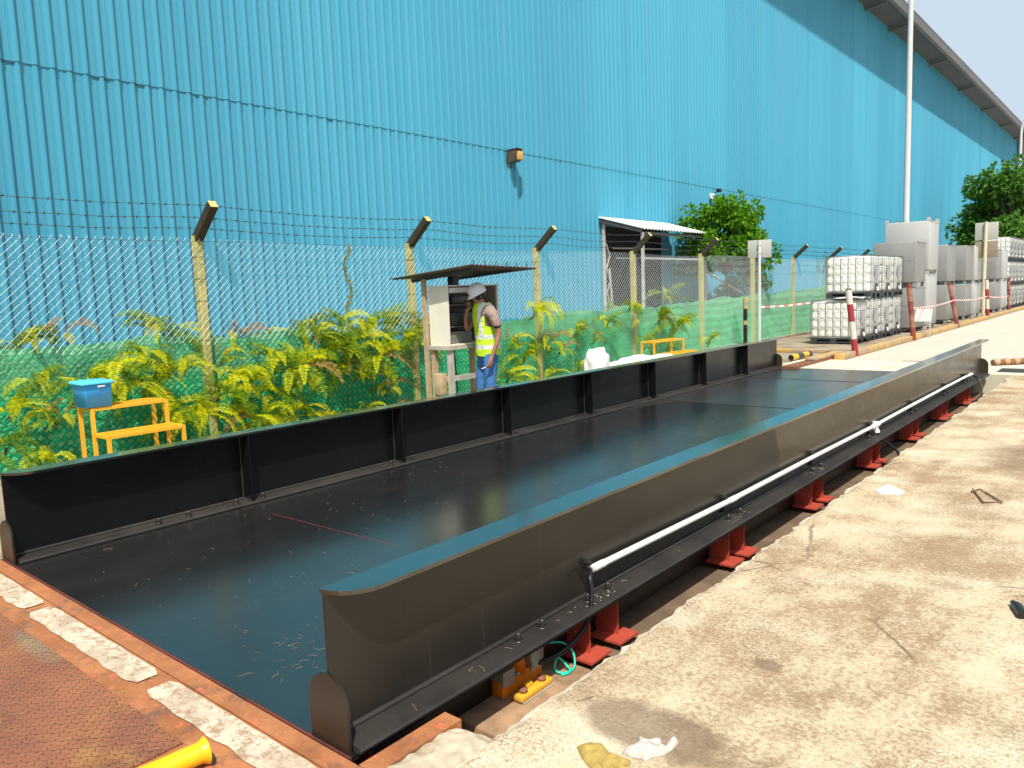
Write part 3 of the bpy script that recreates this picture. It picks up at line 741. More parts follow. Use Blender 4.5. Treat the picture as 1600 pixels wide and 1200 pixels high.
FERNS = [  # pixel in the photo, plane, mesh, size, description
 (20,640,-8.20,0,.8,'lowest arching yellow fern at the far left end of the fence'),
 (10,700,-8.15,1,.8,'small yellow fern low on the green net left of the blue box'),
 (85,655,-8.25,4,.75,'sparse pale brown-tipped fern left of the blue box'),
 (88,722,-8.0,2,.9,'yellow fern arching below the blue box beside the shelf legs'),
 (175,585,-8.25,2,1.25,'large yellow fern rising behind the blue box'),
 (200,600,-8.25,1,.95,'green-yellow fern right of the blue box lid'),
 (225,560,-8.30,3,.8,'dark curled fern above the tall shelf'),
 (265,650,-8.22,1,1.0,'yellow fern between the shelf and the first tall post'),
 (290,575,-8.30,0,.85,'pale yellow fern against the net left of the first tall post'),
 (312,655,-8.15,0,1.15,'bright yellow fern spreading across the foot of the first tall post'),
 (318,700,-8.05,1,.7,'low yellow fern right of the slatted shelf'),
 (365,590,-8.28,0,.9,'single long arching fern right of the first tall post'),
 (400,700,-8.10,1,.9,'broad yellow fern hanging just over the black beam'),
 (455,690,-8.10,0,.8,'small bright fern close above the beam mid-span'),
 (465,575,-8.25,5,1.25,'tall green-yellow fern in the middle of the thicket'),
 (510,555,-8.28,3,1.15,'bushy green fern at the crest of the thicket'),
 (545,545,-8.28,1,1.15,'brown and yellow fern under the climbing vine'),
 (520,660,-8.08,0,.9,'yellow fern fanning low over the plain net'),
 (585,560,-8.25,5,1.15,'mixed green fern left of the second tall post'),
 (630,540,-8.30,3,1.05,'feathery green fern touching the second tall post'),
 (625,640,-8.10,4,.7,'thin reddish fern low beside the second tall post'),
 (795,590,-8.20,1,1.0,'yellow fern right of the worker at the fence foot'),
 (800,540,-8.28,4,1.1,'dry brown and yellow fern right of the worker at shoulder height'),
 (835,490,-8.22,0,1.1,'bright fern with arching fronds across the third tall post'),
 (855,540,-8.28,4,1.1,'dry hanging fern right of the third tall post'),
 (862,585,-8.12,2,.9,'low yellow fern just left of the white sacks'),
 (905,575,-8.15,1,.8,'small yellow fern beside the upright white sack'),
 (830,600,-8.10,0,.7,'little yellow fern at the base of the third tall post'),
 (900,520,-8.28,3,.9,'sparse green fern between the third and fourth posts'),
 (950,505,-8.28,1,.9,'leaning yellow-green fern left of the fourth post'),
 (1010,540,-8.15,1,1.2,'yellow fern hanging just right of the fourth post'),
 (1030,500,-8.25,5,1.3,'brown and green fern clump between fourth and fifth posts'),
 (1060,510,-8.22,3,1.1,'bushy green fern left of the fifth post'),
 (1005,570,-8.12,0,.8,'low bright fern left of the far slatted shelf'),
 (1110,530,-8.2,3,.7,'small green sprig right of the fifth post'),
 (1295,515,-8.2,1,.8,'tiny yellow plant at the fence foot left of the white totes'),
 (345,615,-8.20,1,1.0,'yellow-green fern touching the right side of the first tall post'),
 (350,560,-8.30,4,.7,'little rusty-tipped fern high on the net just right of the first tall post'),
 (390,600,-8.26,3,.95,'leafy green fern at the left shoulder of the thicket'),
 (400,650,-8.16,5,1.0,'tangled green and yellow fern below the left shoulder of the thicket'),
 (440,625,-8.22,1,.95,'yellow fern with upward tips between two darker ferns'),
 (425,560,-8.30,3,.8,'dark small fern at the net top left of the thicket crest'),
 (480,640,-8.12,2,.85,'loose yellow fern hanging below the thicket centre'),
 (490,525,-8.32,5,.95,'green fern poking over the net at the left of the thicket crest'),
 (520,590,-8.20,3,1.1,'deep green fern in the heart of the thicket'),
 (535,510,-8.32,1,.95,'yellow crest fern left of the climbing vine foot'),
 (560,585,-8.20,4,1.0,'orange-brown fern in the right half of the thicket'),
 (570,520,-8.32,3,1.1,'feathery dark fern right of the climbing vine foot'),
 (600,545,-8.28,1,1.0,'sunny fern at the right end of the thicket crest'),
 (605,610,-8.20,4,.8,'dry ochre fern below the right end of the thicket'),
 (575,640,-8.08,1,.6,'lone small yellow frond cluster low on the bare net'),
 (240,600,-8.24,3,.85,'green fern behind the upper step of the near shelf'),
 (140,600,-8.28,3,.9,'shaded green fern directly behind the blue box'),
 (60,600,-8.28,3,.7,'dim green fern high left of the blue box'),
 (820,560,-8.18,3,.9,'green fern tangled round the third tall post'),
 (875,550,-8.22,4,.8,'straw-coloured fern on the net above the white sacks'),
 (930,530,-8.26,4,.7,'thin straw fern midway between third and fourth posts'),
 (985,480,-8.30,3,.8,'green sprig leaning on the left face of the fourth post'),
 (1045,540,-8.16,1,.8,'yellow fern rising behind the far slatted shelf'),
 # behind the fence, above the net
 (85,530,-8.72,4,.8,'pinkish dry plant tip peeping over the net near the left edge'),
 (30,540,-8.72,3,.8,'yellow-green plant tip over the net at the far left'),
 (255,520,-8.72,3,1.0,'wispy plants over the net left of the first tall post'),
 (365,540,-8.75,4,1.1,'red-brown curled plant behind the mesh right of the first post'),
 (430,540,-8.75,5,1.0,'yellow leafy plant behind the mesh between first and second posts'),
 (470,525,-8.80,3,1.2,'grey-green shrub behind the mesh between first and second posts'),
 (600,520,-8.80,3,1.5,'upright feathery fern behind the mesh left of the second post'),
 (645,520,-8.85,5,1.2,'blue-green fern in shade behind the second post'),
 (965,500,-9.0,3,1.6,'dark shrub behind the mesh under the canopy'),
 (1040,470,-9.0,1,1.7,'tall sunny plant behind the mesh beside the canopy'),
]
for px, py, x, k, s, lab in FERNS:
    p = cam_ray(px, py, 0, x)
    e = empty('fern', p-Vector((0, 0, .02)), random.Random(px).uniform(-.6, .6), label=lab, cat='fern', group='ferns along the fence')
    o = bpy.data.objects.new('fronds', FM[k]); COL.objects.link(o); o.parent = e; s *= .92; sy_ = s*(1 if px % 2 else -1)*random.Random(px*7).uniform(.85, 1.15); o.scale = (s, sy_, s*random.Random(py).uniform(.9, 1.15))
    g = MB(); 
    g.tube([(0, 0, .02), (-.04, 0, -.05), (-.12, .01, -.09)], [.014, .012, .006], 5); g.build('rootstock', ROOT, e)
# climbing vine
vs = []; fs = []; rr = random.Random(5)
p = cam_ray(548, 540, 0, -8.34); q = cam_ray(540, 385, 0, -8.34)
for i in range(70):
    t = i/69; c = p.lerp(q, t)+Vector((.02, .05*math.sin(t*14), 0))
    for k in range(2):
        a = rr.uniform(0, 6.3); u = Vector((rr.uniform(-.4, .4), math.cos(a), math.sin(a)))*rr.uniform(.03, .055); v = u.cross(Vector((1, rr.uniform(-.5, .5), 0))).normalized()*.016
        n = len(vs); vs += [c, c+u*.5+v, c+u, c+u*.5-v]; fs.append((n, n+1, n+2, n+3))
e = empty('vine', p, label='thin pale vine climbing the chain link to its top between two posts', cat='vine')
o = leaf_build([v-p for v in vs], fs, 'leaves', M['vine'], e)
g = MB(); g.tube([p.lerp(q, i/12)+Vector((0, .05*math.sin(i/12*14), 0))-p for i in range(13)], .004, 4); g.build('stem', M['twig'], e)
# hanging creeper on the far fence
def creeper(px, py, n, lab):
    p = cam_ray(px, py, 0, FX+.02); vs = []; fs = []; rr = random.Random(px)
    e = empty('creeper', p, label=lab, cat='creeper')
    g = MB()
    for s in range(9):
        c = Vector((0, rr.uniform(-.5, .5), rr.uniform(-.1, .5))); pts = [c.copy()]
        for i in range(n):
            c = c+Vector((rr.uniform(-.01, .01), rr.uniform(-.05, .06), rr.uniform(-.14, -.02))); pts.append(c.copy())
            for k in range(3 if i < n*.6 else 1):
                a = rr.uniform(0, 6.3); u = Vector((rr.uniform(-.4, .4), math.cos(a), math.sin(a)))*rr.uniform(.05, .09); v = u.cross(Vector((1, .3, 0))).normalized()*.03
                m_ = len(vs); vs += [c, c+u*.5+v, c+u, c+u*.5-v]; fs.append((m_, m_+1, m_+2, m_+3))
        g.tube(pts, .005, 3)
    leaf_build(vs, fs, 'leaves', M['fern_g'], e); g.build('stem', M['twig'], e)
creeper(1285, 412, 8, 'thin creeper hanging on the far fence behind the white totes')

def tree(name, lab, base, H, cr, cz, mat, n, leaf, seed, lobes, trunk=.07, squash=.9):
    rr = random.Random(seed); e = empty(name, base, label=lab, cat='tree')
    g = MB(); tips = []
    top = Vector((rr.uniform(-.1, .1), rr.uniform(-.1, .1), cz*.75))
    g.tube([(0, 0, -.1), (.03, .02, top.z*.4), (-.02, .04, top.z*.75), top], [trunk, trunk*.85, trunk*.7, trunk*.55], 8)
    cl = []
    for i in range(lobes):
        a = i*2.399+rr.uniform(-.3, .3); el = rr.uniform(-.85, 1.25); r = cr*rr.uniform(.35, .95)
        c = Vector((math.cos(a)*math.cos(el)*r, math.sin(a)*math.cos(el)*r, cz+math.sin(el)*r*squash*1.1))
        cl.append((c, cr*rr.uniform(.16, .34)))
        mid = top.lerp(c, .5)+Vector((0, 0, .08*cr)); g.tube([top*.9, mid, c], [trunk*.45, trunk*.28, trunk*.08], 5)
    g.build('trunk', M['bark'], e)
    vs = []; fs = []
    for i in range(n):
        c, r = cl[i % len(cl)]
        d = Vector((rr.gauss(0, 1), rr.gauss(0, 1), rr.gauss(0, .8))).normalized()*r*(rr.random()**.33)*rr.uniform(.85, 1.15)
        p = c+d
        # drooping leaf cluster of 4 leaflets
        ax = (d.normalized()+Vector((rr.uniform(-.6, .6), rr.uniform(-.6, .6), rr.uniform(-.5, .4)))).normalized()
        for k in range(4):
            u = (ax+Vector((rr.uniform(-.8, .8), rr.uniform(-.8, .8), rr.uniform(-.8, .5)))).normalized()*leaf*rr.uniform(.7, 1.25)
            s = u.cross(Vector((rr.uniform(-1, 1), rr.uniform(-1, 1), 1))).normalized()*leaf*.24
            m_ = len(vs); vs += [p, p+u*.5+s, p+u-Vector((0, 0, leaf*.15)), p+u*.5-s]; fs.append((m_, m_+1, m_+2, m_+3))
    leaf_build(vs, fs, 'crown', mat, e)
tree('small_tree', 'rounded bright green tree behind the fence beside the white canopy', (-9.35, 20.5, 0), 4.2, 1.32, 2.78, M['leaf1'], 4600, .135, 21, 44, .06)
tree('broad_tree', 'larger dark green tree rising behind the far stacked containers at the right edge', (-6.7, 50.5, 0), 8, 2.95, 4.25, M['leaf2'], 6500, .27, 22, 64, .2, 1.0)
tree('shrub', 'low loose green shrub in the shade behind the fence left of the sign plate', (-9.7, 22.0, 0), 2.2, 1.0, 1.55, M['leaf2'], 900, .12, 23, 12, .03)

# ------------------------------------------------------------------ weighbridge
wb = empty('weighbridge', (-3.8, 1.49, 0), label='long black truck weighbridge deck with raised side beams set in a pit', cat='weighbridge')
def wrel(g): g.v = [(x+3.8, y-1.49, z) for x, y, z in g.v]; return g
def W(g, name, mat, parent=None, **k):
    o = wrel(g).build(name, mat, wb, **k)
    if parent:
        o.parent = parent
    return o
g = MB(); g.box(DX0, DX1, DY0, DY1, -.022, 0)
deck = W(g, 'deck', M['deck'])
g = MB()
for y in (9.455, 12.42): g.box(DX0+.1, DX1-.12, y-.006, y+.006, .0, .0035)
W(g, 'deck_weld', M['black_dusty'], deck)
g = MB(); g.box(DX0, DX1, DY0-.010, DY0-.0005, -.022, -.001); W(g, 'red_primer_edge', simple('worn_primer', (.16, .035, .025), .7, dirt=(.02, .02, .02), dscale=3), deck)
g = MB(); 
pts = [Vector((-4.96+1.35*i/30, 3.052+.03*i/30+.006*noise.noise((i*.4, 0, 0)), .0015)) for i in range(31)]
for a, b in zip(pts, pts[1:]):
    ha = .0012+.003*abs(noise.noise((a.x*6, 1, 0))); hb = .0012+.003*abs(noise.noise((b.x*6, 1, 0)))
    g.add([a+Vector((0, -ha, 0)), a+Vector((0, ha, 0)), b+Vector((0, hb, 0)), b+Vector((0, -hb, 0))], [(0, 1, 2, 3)])
W(g, 'chalk_line', simple('red_chalk', (.34, .04, .03), .8), deck)
def beam(xw, right):
    """web, lipped top flange reaching to +x, bottom flange, half round end plates"""
    nm = 'side_beam'
    Y0, Y1, ZT = DY0+.01, 14.08, .565
    g = MB(); g.box(xw-.006, xw+.006, Y0, Y1, .028, ZT-.016)
    b = W(g, nm, M['black_web'] if right else M['black'])
    g = MB(); o_ = .145; c = .17
    poly = [(xw-.022, Y0)]
    for i in range(13):
        a = i/12*math.pi/2; poly.append((xw-.015+o_*(math.sin(a))+.0, Y0+c*(1-math.cos(a))))
    poly += [(xw-.015+o_, Y1-c)]
    for i in range(1, 13):
        a = i/12*math.pi/2; poly.append((xw-.015+o_*math.cos(a), Y1-c*(1-math.sin(a))))
    poly.append((xw-.022, Y1))
    g.prism(poly, 2, ZT-.016, ZT)
    W(g, 'top_flange', M['black_flange'], b)
    g = MB(); g.prism([(xw-.02, .002), (xw+.135, .002), (xw+.138, .012), (xw+.132, .022), (xw+.06, .028), (xw-.02, .030)], 1, Y0+.012, Y1-.012)
    W(g, 'bottom_flange', M['black_dusty'], b)
    g = MB()   # fillet weld
    g.tube([(xw+.010, Y0+.02, .034), (xw+.010, Y1-.02, .034)], .012, 6); W(g, 'fillet_weld', M['black_dusty'], b)
    for y in (Y0-.012, Y1):
        g = MB(); r = .108; cx = xw+.0
        poly = [(cx-r, -.012 if right else .003)]+[(cx-r*math.cos(a), .155+r*math.sin(a)) for a in [i/16*math.pi for i in range(17)]]+[(cx+r, -.012 if right else .003)]
        g.prism(poly, 1, y, y+.012); W(g, 'end_plate', M['black_web'], b)
    return b
bl = beam(-5.455, False); br = beam(-2.160, True)
STY = [3.115, 4.68, 6.24, 7.80, 9.36, 10.92, 12.48]
for y in STY:
    g = MB(); g.prism([(-5.448, .03), (-5.345, .03), (-5.325, .06), (-5.325, .548), (-5.448, .548)], 1, y, y+.012)
    W(g, 'stiffener', M['black'], bl)
    g = MB(); g.tube([(-5.444, y-.004, .03), (-5.444, y-.004, .54)], .006, 5); g.tube([(-5.44, y-.004, .034), (-5.34, y-.004, .034)], .007, 5); W(g, 'stiffener_weld', M['black_dusty'], bl)
def bolt(x, y, z, par):
    g = MB(); g.lathe([(0, 0), (.026, 0), (.026, .005), (.0, .005)], 10, (x, y, z)); g.lathe([(.018, .005), (.018, .022), (.0, .022)], 6, (x, y, z), sm=False); g.lathe([(.010, .022), (.010, .040), (0, .040)], 8, (x, y, z))
    W(g, 'bolt', M['bolt'], par)
for y in (2.40, 2.62, 3.0, 3.23, 4.56, 4.82, 6.12, 6.36, 7.70, 7.92, 9.25, 9.50, 10.8, 11.05, 12.36, 12.62): bolt(-5.365, y, .027, bl)
for y in (2.46, 2.63, 3.0, 3.18, 4.62, 4.80, 6.2, 6.40, 7.80, 8.0, 9.45, 9.68, 11.15, 11.4, 12.5, 12.75): bolt(-2.105, y, .026, br)
# deck under frame: red cross members seen from their ends
def cross(y, zb=-.262):
    g = MB(); g.box(-2.245, -2.105, y-.005, y+.005, zb+.012, -.024)      # web
    o = W(g, 'cross_member', M['red'])
    g = MB(); g.box(-2.235, -2.04, y-.085, y+.095, zb, zb+.012); W(g, 'foot_flange', M['red'], o)
for y in (3.01, 3.27, 4.63, 4.87, 6.20, 6.47, 7.90, 8.17, 9.52, 9.80, 11.1, 11.38, 12.62, 12.95): cross(y)
cross(1.62, -.24)
g = MB(); g.box(-2.262, -2.248, DY0+.02, DY1-.02, -.262, -.024); W(g, 'edge_girder', M['rubber'])
for k in range(9):
    g = MB(); yy = DY0+.6+k*1.45; g.box(-5.3, -2.27, yy-.06, yy+.06, -.25, -.024); W(g, 'cross_beam', M['rubber'])
g = MB(); g.box(DX0+.05, DX0+.15, DY0+.02, DY1-.02, -.25, -.024); g.box(-3.9, -3.75, DY0+.02, DY1-.02, -.25, -.024); W(g, 'main_girder', M['rubber'])
# conduit along the beam
PZ = [(3.05, .175), (4.62, .148), (6.27, .142), (7.9, .128), (9.55, .132), (11.3, .130), (12.6, .125), (13.1, .110)]
cx = -2.112
def conduit():
    e = empty('conduit', (cx, 3.05, .17), label='white plastic conduit pipe clipped along the outside of the near black beam', cat='conduit')
    def rel(g): g.v = [(x-cx, y-3.05, z-.17) for x, y, z in g.v]; return g
    g = MB(); g.tube([(cx, y, z) for y, z in PZ], .0175, 10); rel(g).build('pipe', M['pipe_white'], e)
    for y in (3.11, 4.70, 12.95):
        z = [a[1] for a in PZ if abs(a[0]-y) < .4][0]
        g = MB(); g.tube([(cx, y-.04, z-.001), (cx, y+.05, z-.002)], .0205, 10); rel(g).build('coupling', M['white'], e)
    for y, z in PZ[:-1]:
        g = MB(); g.box(cx-.045, cx-.010, y-.022, y+.006, z+.010, z+.045); g.tube([(cx-.03, y-.02, z+.032), (cx+.01, y-.02, z+.034)], .008, 6); rel(g).build('saddle', M['bolt'], e)
        g = MB(); g.box(cx-.04, cx-.012, y-.02, y+.0, z-.07, z-.02); rel(g).build('saddle_strap', M['bolt'], e)
    y = 8.02; z = .127
    g = MB(); g.tube([(cx, y-.09, z), (cx, y+.09, z)], .029, 10); g.tube([(cx, y, z), (cx+.012, y, z-.06)], .024, 10); g.tube([(cx, y, z), (cx, y, z+.04)], .03, 10); g.tube([(cx+.012, y, z-.045), (cx+.014, y, z-.07)], .030, 10)
    rel(g).build('tee_fitting', M['white'], e)
    def cable(pts, lab):
        pts = [Vector(p) for p in pts]
        out = []
        for i in range(len(pts)-1):
            p0 = pts[max(i-1, 0)]; p1 = pts[i]; p2 = pts[i+1]; p3 = pts[min(i+2, len(pts)-1)]
            for t in [k/6 for k in range(6)]:
                out.append(.5*((2*p1)+(-p0+p2)*t+(2*p0-5*p1+4*p2-p3)*t*t+(-p0+3*p1-3*p2+p3)*t**3))
        out.append(pts[-1]); o0 = pts[0]
        g = MB(); g.tube([p-o0 for p in out], .0125, 8); g.build('cable', M['rubber'], loc=o0, label=lab, cat='cable')
    cable([(cx, 3.04, .172), (cx+.03, 2.99, .15), (cx+.045, 2.98, .08), (cx+.05, 2.95, -.02), (cx+.03, 2.90, -.10), (cx-.02, 2.78, -.17), (cx-.12, 2.62, -.20), (cx-.3, 2.45, -.22)], 'thick black cable curving down from the near end of the white conduit')
    cable([(cx+.012, 8.03, .06), (cx+.04, 8.05, .0), (cx+.14, 8.0, -.05), (cx+.24, 7.9, -.10), (cx+.29, 7.8, -.2), (cx+.28, 7.7, -.3)], 'black cable dropping from the white tee fitting into the pit')
    cable([(cx, 13.1, .10), (cx+.06, 13.15, .05), (cx+.12, 13.1, -.05), (cx+.14, 13.0, -.2), (cx+.05, 12.8, -.28)], 'black cable dropping into the pit from the far end of the white conduit')
conduit()
# load cell
def load_cell():
    c = (-2.228, 2.575, -.262)
    e = empty('load_cell', c, label='orange load cell block with steel cheeks under the near beam', cat='load cell')
    def N(name, g, m_, par=None): return g.build(name, m_, par or e)
    g = MB(); g.cbox(-.045, .045, -.145, .145, .0, .075, .006); g.cbox(-.045, .045, .08, .145, .07, .15, .005); N('body', g, M['orange'])
    for y0, y1, z1 in ((-.147, -.065, .125), (.055, .148, .165)):
        g = MB(); g.box(.046, .052, y0, y1, .055, z1); g.box(-.045, .0445, y0, y1, .075, z1-.004); N('cheek_plate', g, M['steel'])
    g = MB(); g.lathe([(0, .06), (.047, .06), (.047, .17), (.043, .178), (0, .178)], 20); N('cylinder', g, M['orange'])
    g = MB(); g.lathe([(.05, .172), (.052, .186), (.034, .192), (.030, .215), (.036, .232), (.028, .25), (0, .25)], 20); N('rubber_boot', g, M['rubber'])
    for y in (-.055, .052):
        g = MB(); g.lathe([(0, 0), (.009, 0), (.009, .014), (0, .014)], 8, M=Matrix.Translation((.052, y, .09)) @ Matrix.Rotation(R(90), 4, 'Y')); N('grub_screw', g, M['steel'])
    e2 = empty('stop_bracket', (-2.108, 2.555, -.262), label='small yellow bracket with two brown bolts in front of the orange load cell', cat='bracket')
    g = MB(); g.cbox(-.028, .028, -.115, .115, .010, .040, .008); g.cbox(-.024, .0, -.045, .0, .038, .062, .006); g.build('bar', M['yellow'], e2)
    g = MB(); g.box(-.032, .034, -.105, .125, 0, .010); g.build('base', M['steel'], e2)
    for y in (-.072, .062):
        g = MB(); g.lathe([(0, .04), (.021, .04), (.021, .056), (0, .058)], 10, (0, y, 0)); g.build('bolt', M['rustrail'], e2)
    ctl = [(-2.19, 2.78, -.13), (-2.15, 2.84, -.14), (-2.11, 2.87, -.19), (-2.085, 2.84, -.250), (-2.10, 2.77, -.252), (-2.14, 2.76, -.24), (-2.15, 2.80, -.20), (-2.11, 2.82, -.24), (-2.08, 2.80, -.252), (-2.10, 2.74, -.254)]
    pts = []
    for i in range(len(ctl)-1):
        p0, p1, p2, p3 = [Vector(ctl[max(0, min(len(ctl)-1, i+q))]) for q in (-1, 0, 1, 2)]
        for t in (0, .25, .5, .75): pts.append(.5*((2*p1)+(-p0+p2)*t+(2*p0-5*p1+4*p2-p3)*t*t+(-p0+3*p1-3*p2+p3)*t**3))
    g = MB(); g.tube([Vector(p)-Vector(pts[0]) for p in pts], .0058, 6)
    g.build('earth_wire', M['cable_green'], loc=pts[0], label='bright green earth wire looped beside the orange load cell', cat='wire')
load_cell()

# ------------------------------------------------------------------ shelves, box, sacks
def shelf(loc, rz, lab, w_=.70, s=1.0):
    e = empty('slatted_shelf', loc, rz, label=lab, cat='shelf', group='yellow slatted two-step shelves by the fence')
    tiers = [(-.32, -.02, .635), (.0, .30, .40)]
    def legs(x, y, z):
        g = MB(); g.box(x-.016, x+.016, y-.016, y+.016, 0, z); g.build('leg', M['yellow_metal'], e)
    for k, (x0, x1, z) in enumerate(tiers):
        g = MB(); g.box(x0, x0+.028, 0, w_, z-.028, z+.002); g.box(x1-.028, x1, 0, w_, z-.028, z+.002); g.box(x0, x1, -.012, .016, z-.030, z); g.box(x0, x1, w_-.016, w_+.012, z-.030, z); g.build('shelf_frame', M['yellow_metal'], e)
        g = MB(); n = 17
        for i in range(n):
            y = .03+(w_-.07)*i/(n-1); g.box(x0+.02, x1-.02, y, y+.017, z-.010, z+.005)
        g.build('slats', M['yellow_metal'], e)
    for y in (0.0, w_):
        legs(-.31, y, .632); legs(-.03, y, .632); legs(.285, y, .398)
    return e
shelf((-7.55, 2.87, 0.0), 0, 'yellow two-step slatted shelf holding the blue box')
shelf((-7.42, 13.05, -.10), R(-4), 'empty yellow two-step slatted shelf beyond the white sacks', 1.05)
def box():
    e = empty('storage_box', (-7.66, 2.845, .642), R(0), label='blue plastic storage box with lid on top of the yellow shelf', cat='storage box')
    # tapered tub
    vs = []; 
    def ring(w_, d, z, r=.022):
        out = []
        for sx, sy, a0 in ((1, 1, 0), (-1, 1, 90), (-1, -1, 180), (1, -1, 270)):
            for k in range(4):
                a = R(a0+k*30); out.append((sx*(w_-r)+r*math.cos(a)-.04, sy*(d-r)+r*math.sin(a)+.09, z))
        return out
    rings = [ring(.138, .116, 0), ring(.148, .127, .20), ring(.15, .13, .23)]
    for r_ in rings: vs += r_
    fs = [tuple(range(15, -1, -1))]+[(i*16+k, i*16+(k+1) % 16, (i+1)*16+(k+1) % 16, (i+1)*16+k) for i in range(2) for k in range(16)]
    g = MB(); g.add(vs, fs, 0, True); g.build('tub', M['blue_plastic'], e)
    rings = [ring(.155, .135, .212), ring(.168, .150, .214), ring(.168, .150, .232), ring(.15, .13, .245), ring(.12, .10, .242), ring(.11, .09, .250)]
    vs = []
    for r_ in rings: vs += r_
    fs = [tuple(range(80, 96))]+[(i*16+k, i*16+(k+1) % 16, (i+1)*16+(k+1) % 16, (i+1)*16+k) for i in range(5) for k in range(16)]
    g = MB(); g.add(vs, fs, 0, True); g.build('lid', M['lid_plastic'], e)
    g = MB(); g.cbox(.085, .125, .08, .15, .185, .205, .008); g.build('handle_clip', M['white'], e)
box()
def sack(loc, dims, lab, seed, rz=0, tilt=0):
    bm = bmesh.new(); bmesh.ops.create_icosphere(bm, subdivisions=4, radius=1)
    for v in bm.verts:
        c = v.co; c = Vector([math.copysign(abs(t)**.7, t) for t in c])
        n_ = noise.noise(v.co*2.2+Vector((seed, 0, 0)))*.16+noise.noise(v.co*6+Vector((seed, 5, 0)))*.05
        c *= 1+n_; v.co = Vector((c.x*dims[0], c.y*dims[1], max(-1, c.z)*dims[2]+dims[2]*.95))
    me = bpy.data.meshes.new('sack'); bm.to_mesh(me); bm.free(); me.materials.append(M['sack'])
    for p_ in me.polygons: p_.use_smooth = True
    o = bpy.data.objects.new('sack', me); COL.objects.link(o); o.location = loc; o.rotation_euler = (0, tilt, rz)
    tag(o, lab, 'sack', 'white sacks by the fence')
sack((-7.0, 10.42, 0), (.17, .21, .32), 'upright white sack standing at the left of the sacks by the fence', 1)
sack((-7.0, 11.0, 0), (.22, .30, .175), 'low lying white sack touching the upright one', 2)
sack((-7.05, 11.75, 0), (.25, .48, .20), 'longest white sack lying in the middle of the row', 3)
sack((-7.0, 12.55, 0), (.2, .35, .175), 'last white sack lying towards the far yellow shelf', 4)
sack((-6.9, 13.1, 0), (.15, .18, .15), 'smallest white bundle right before the far yellow shelf', 5)

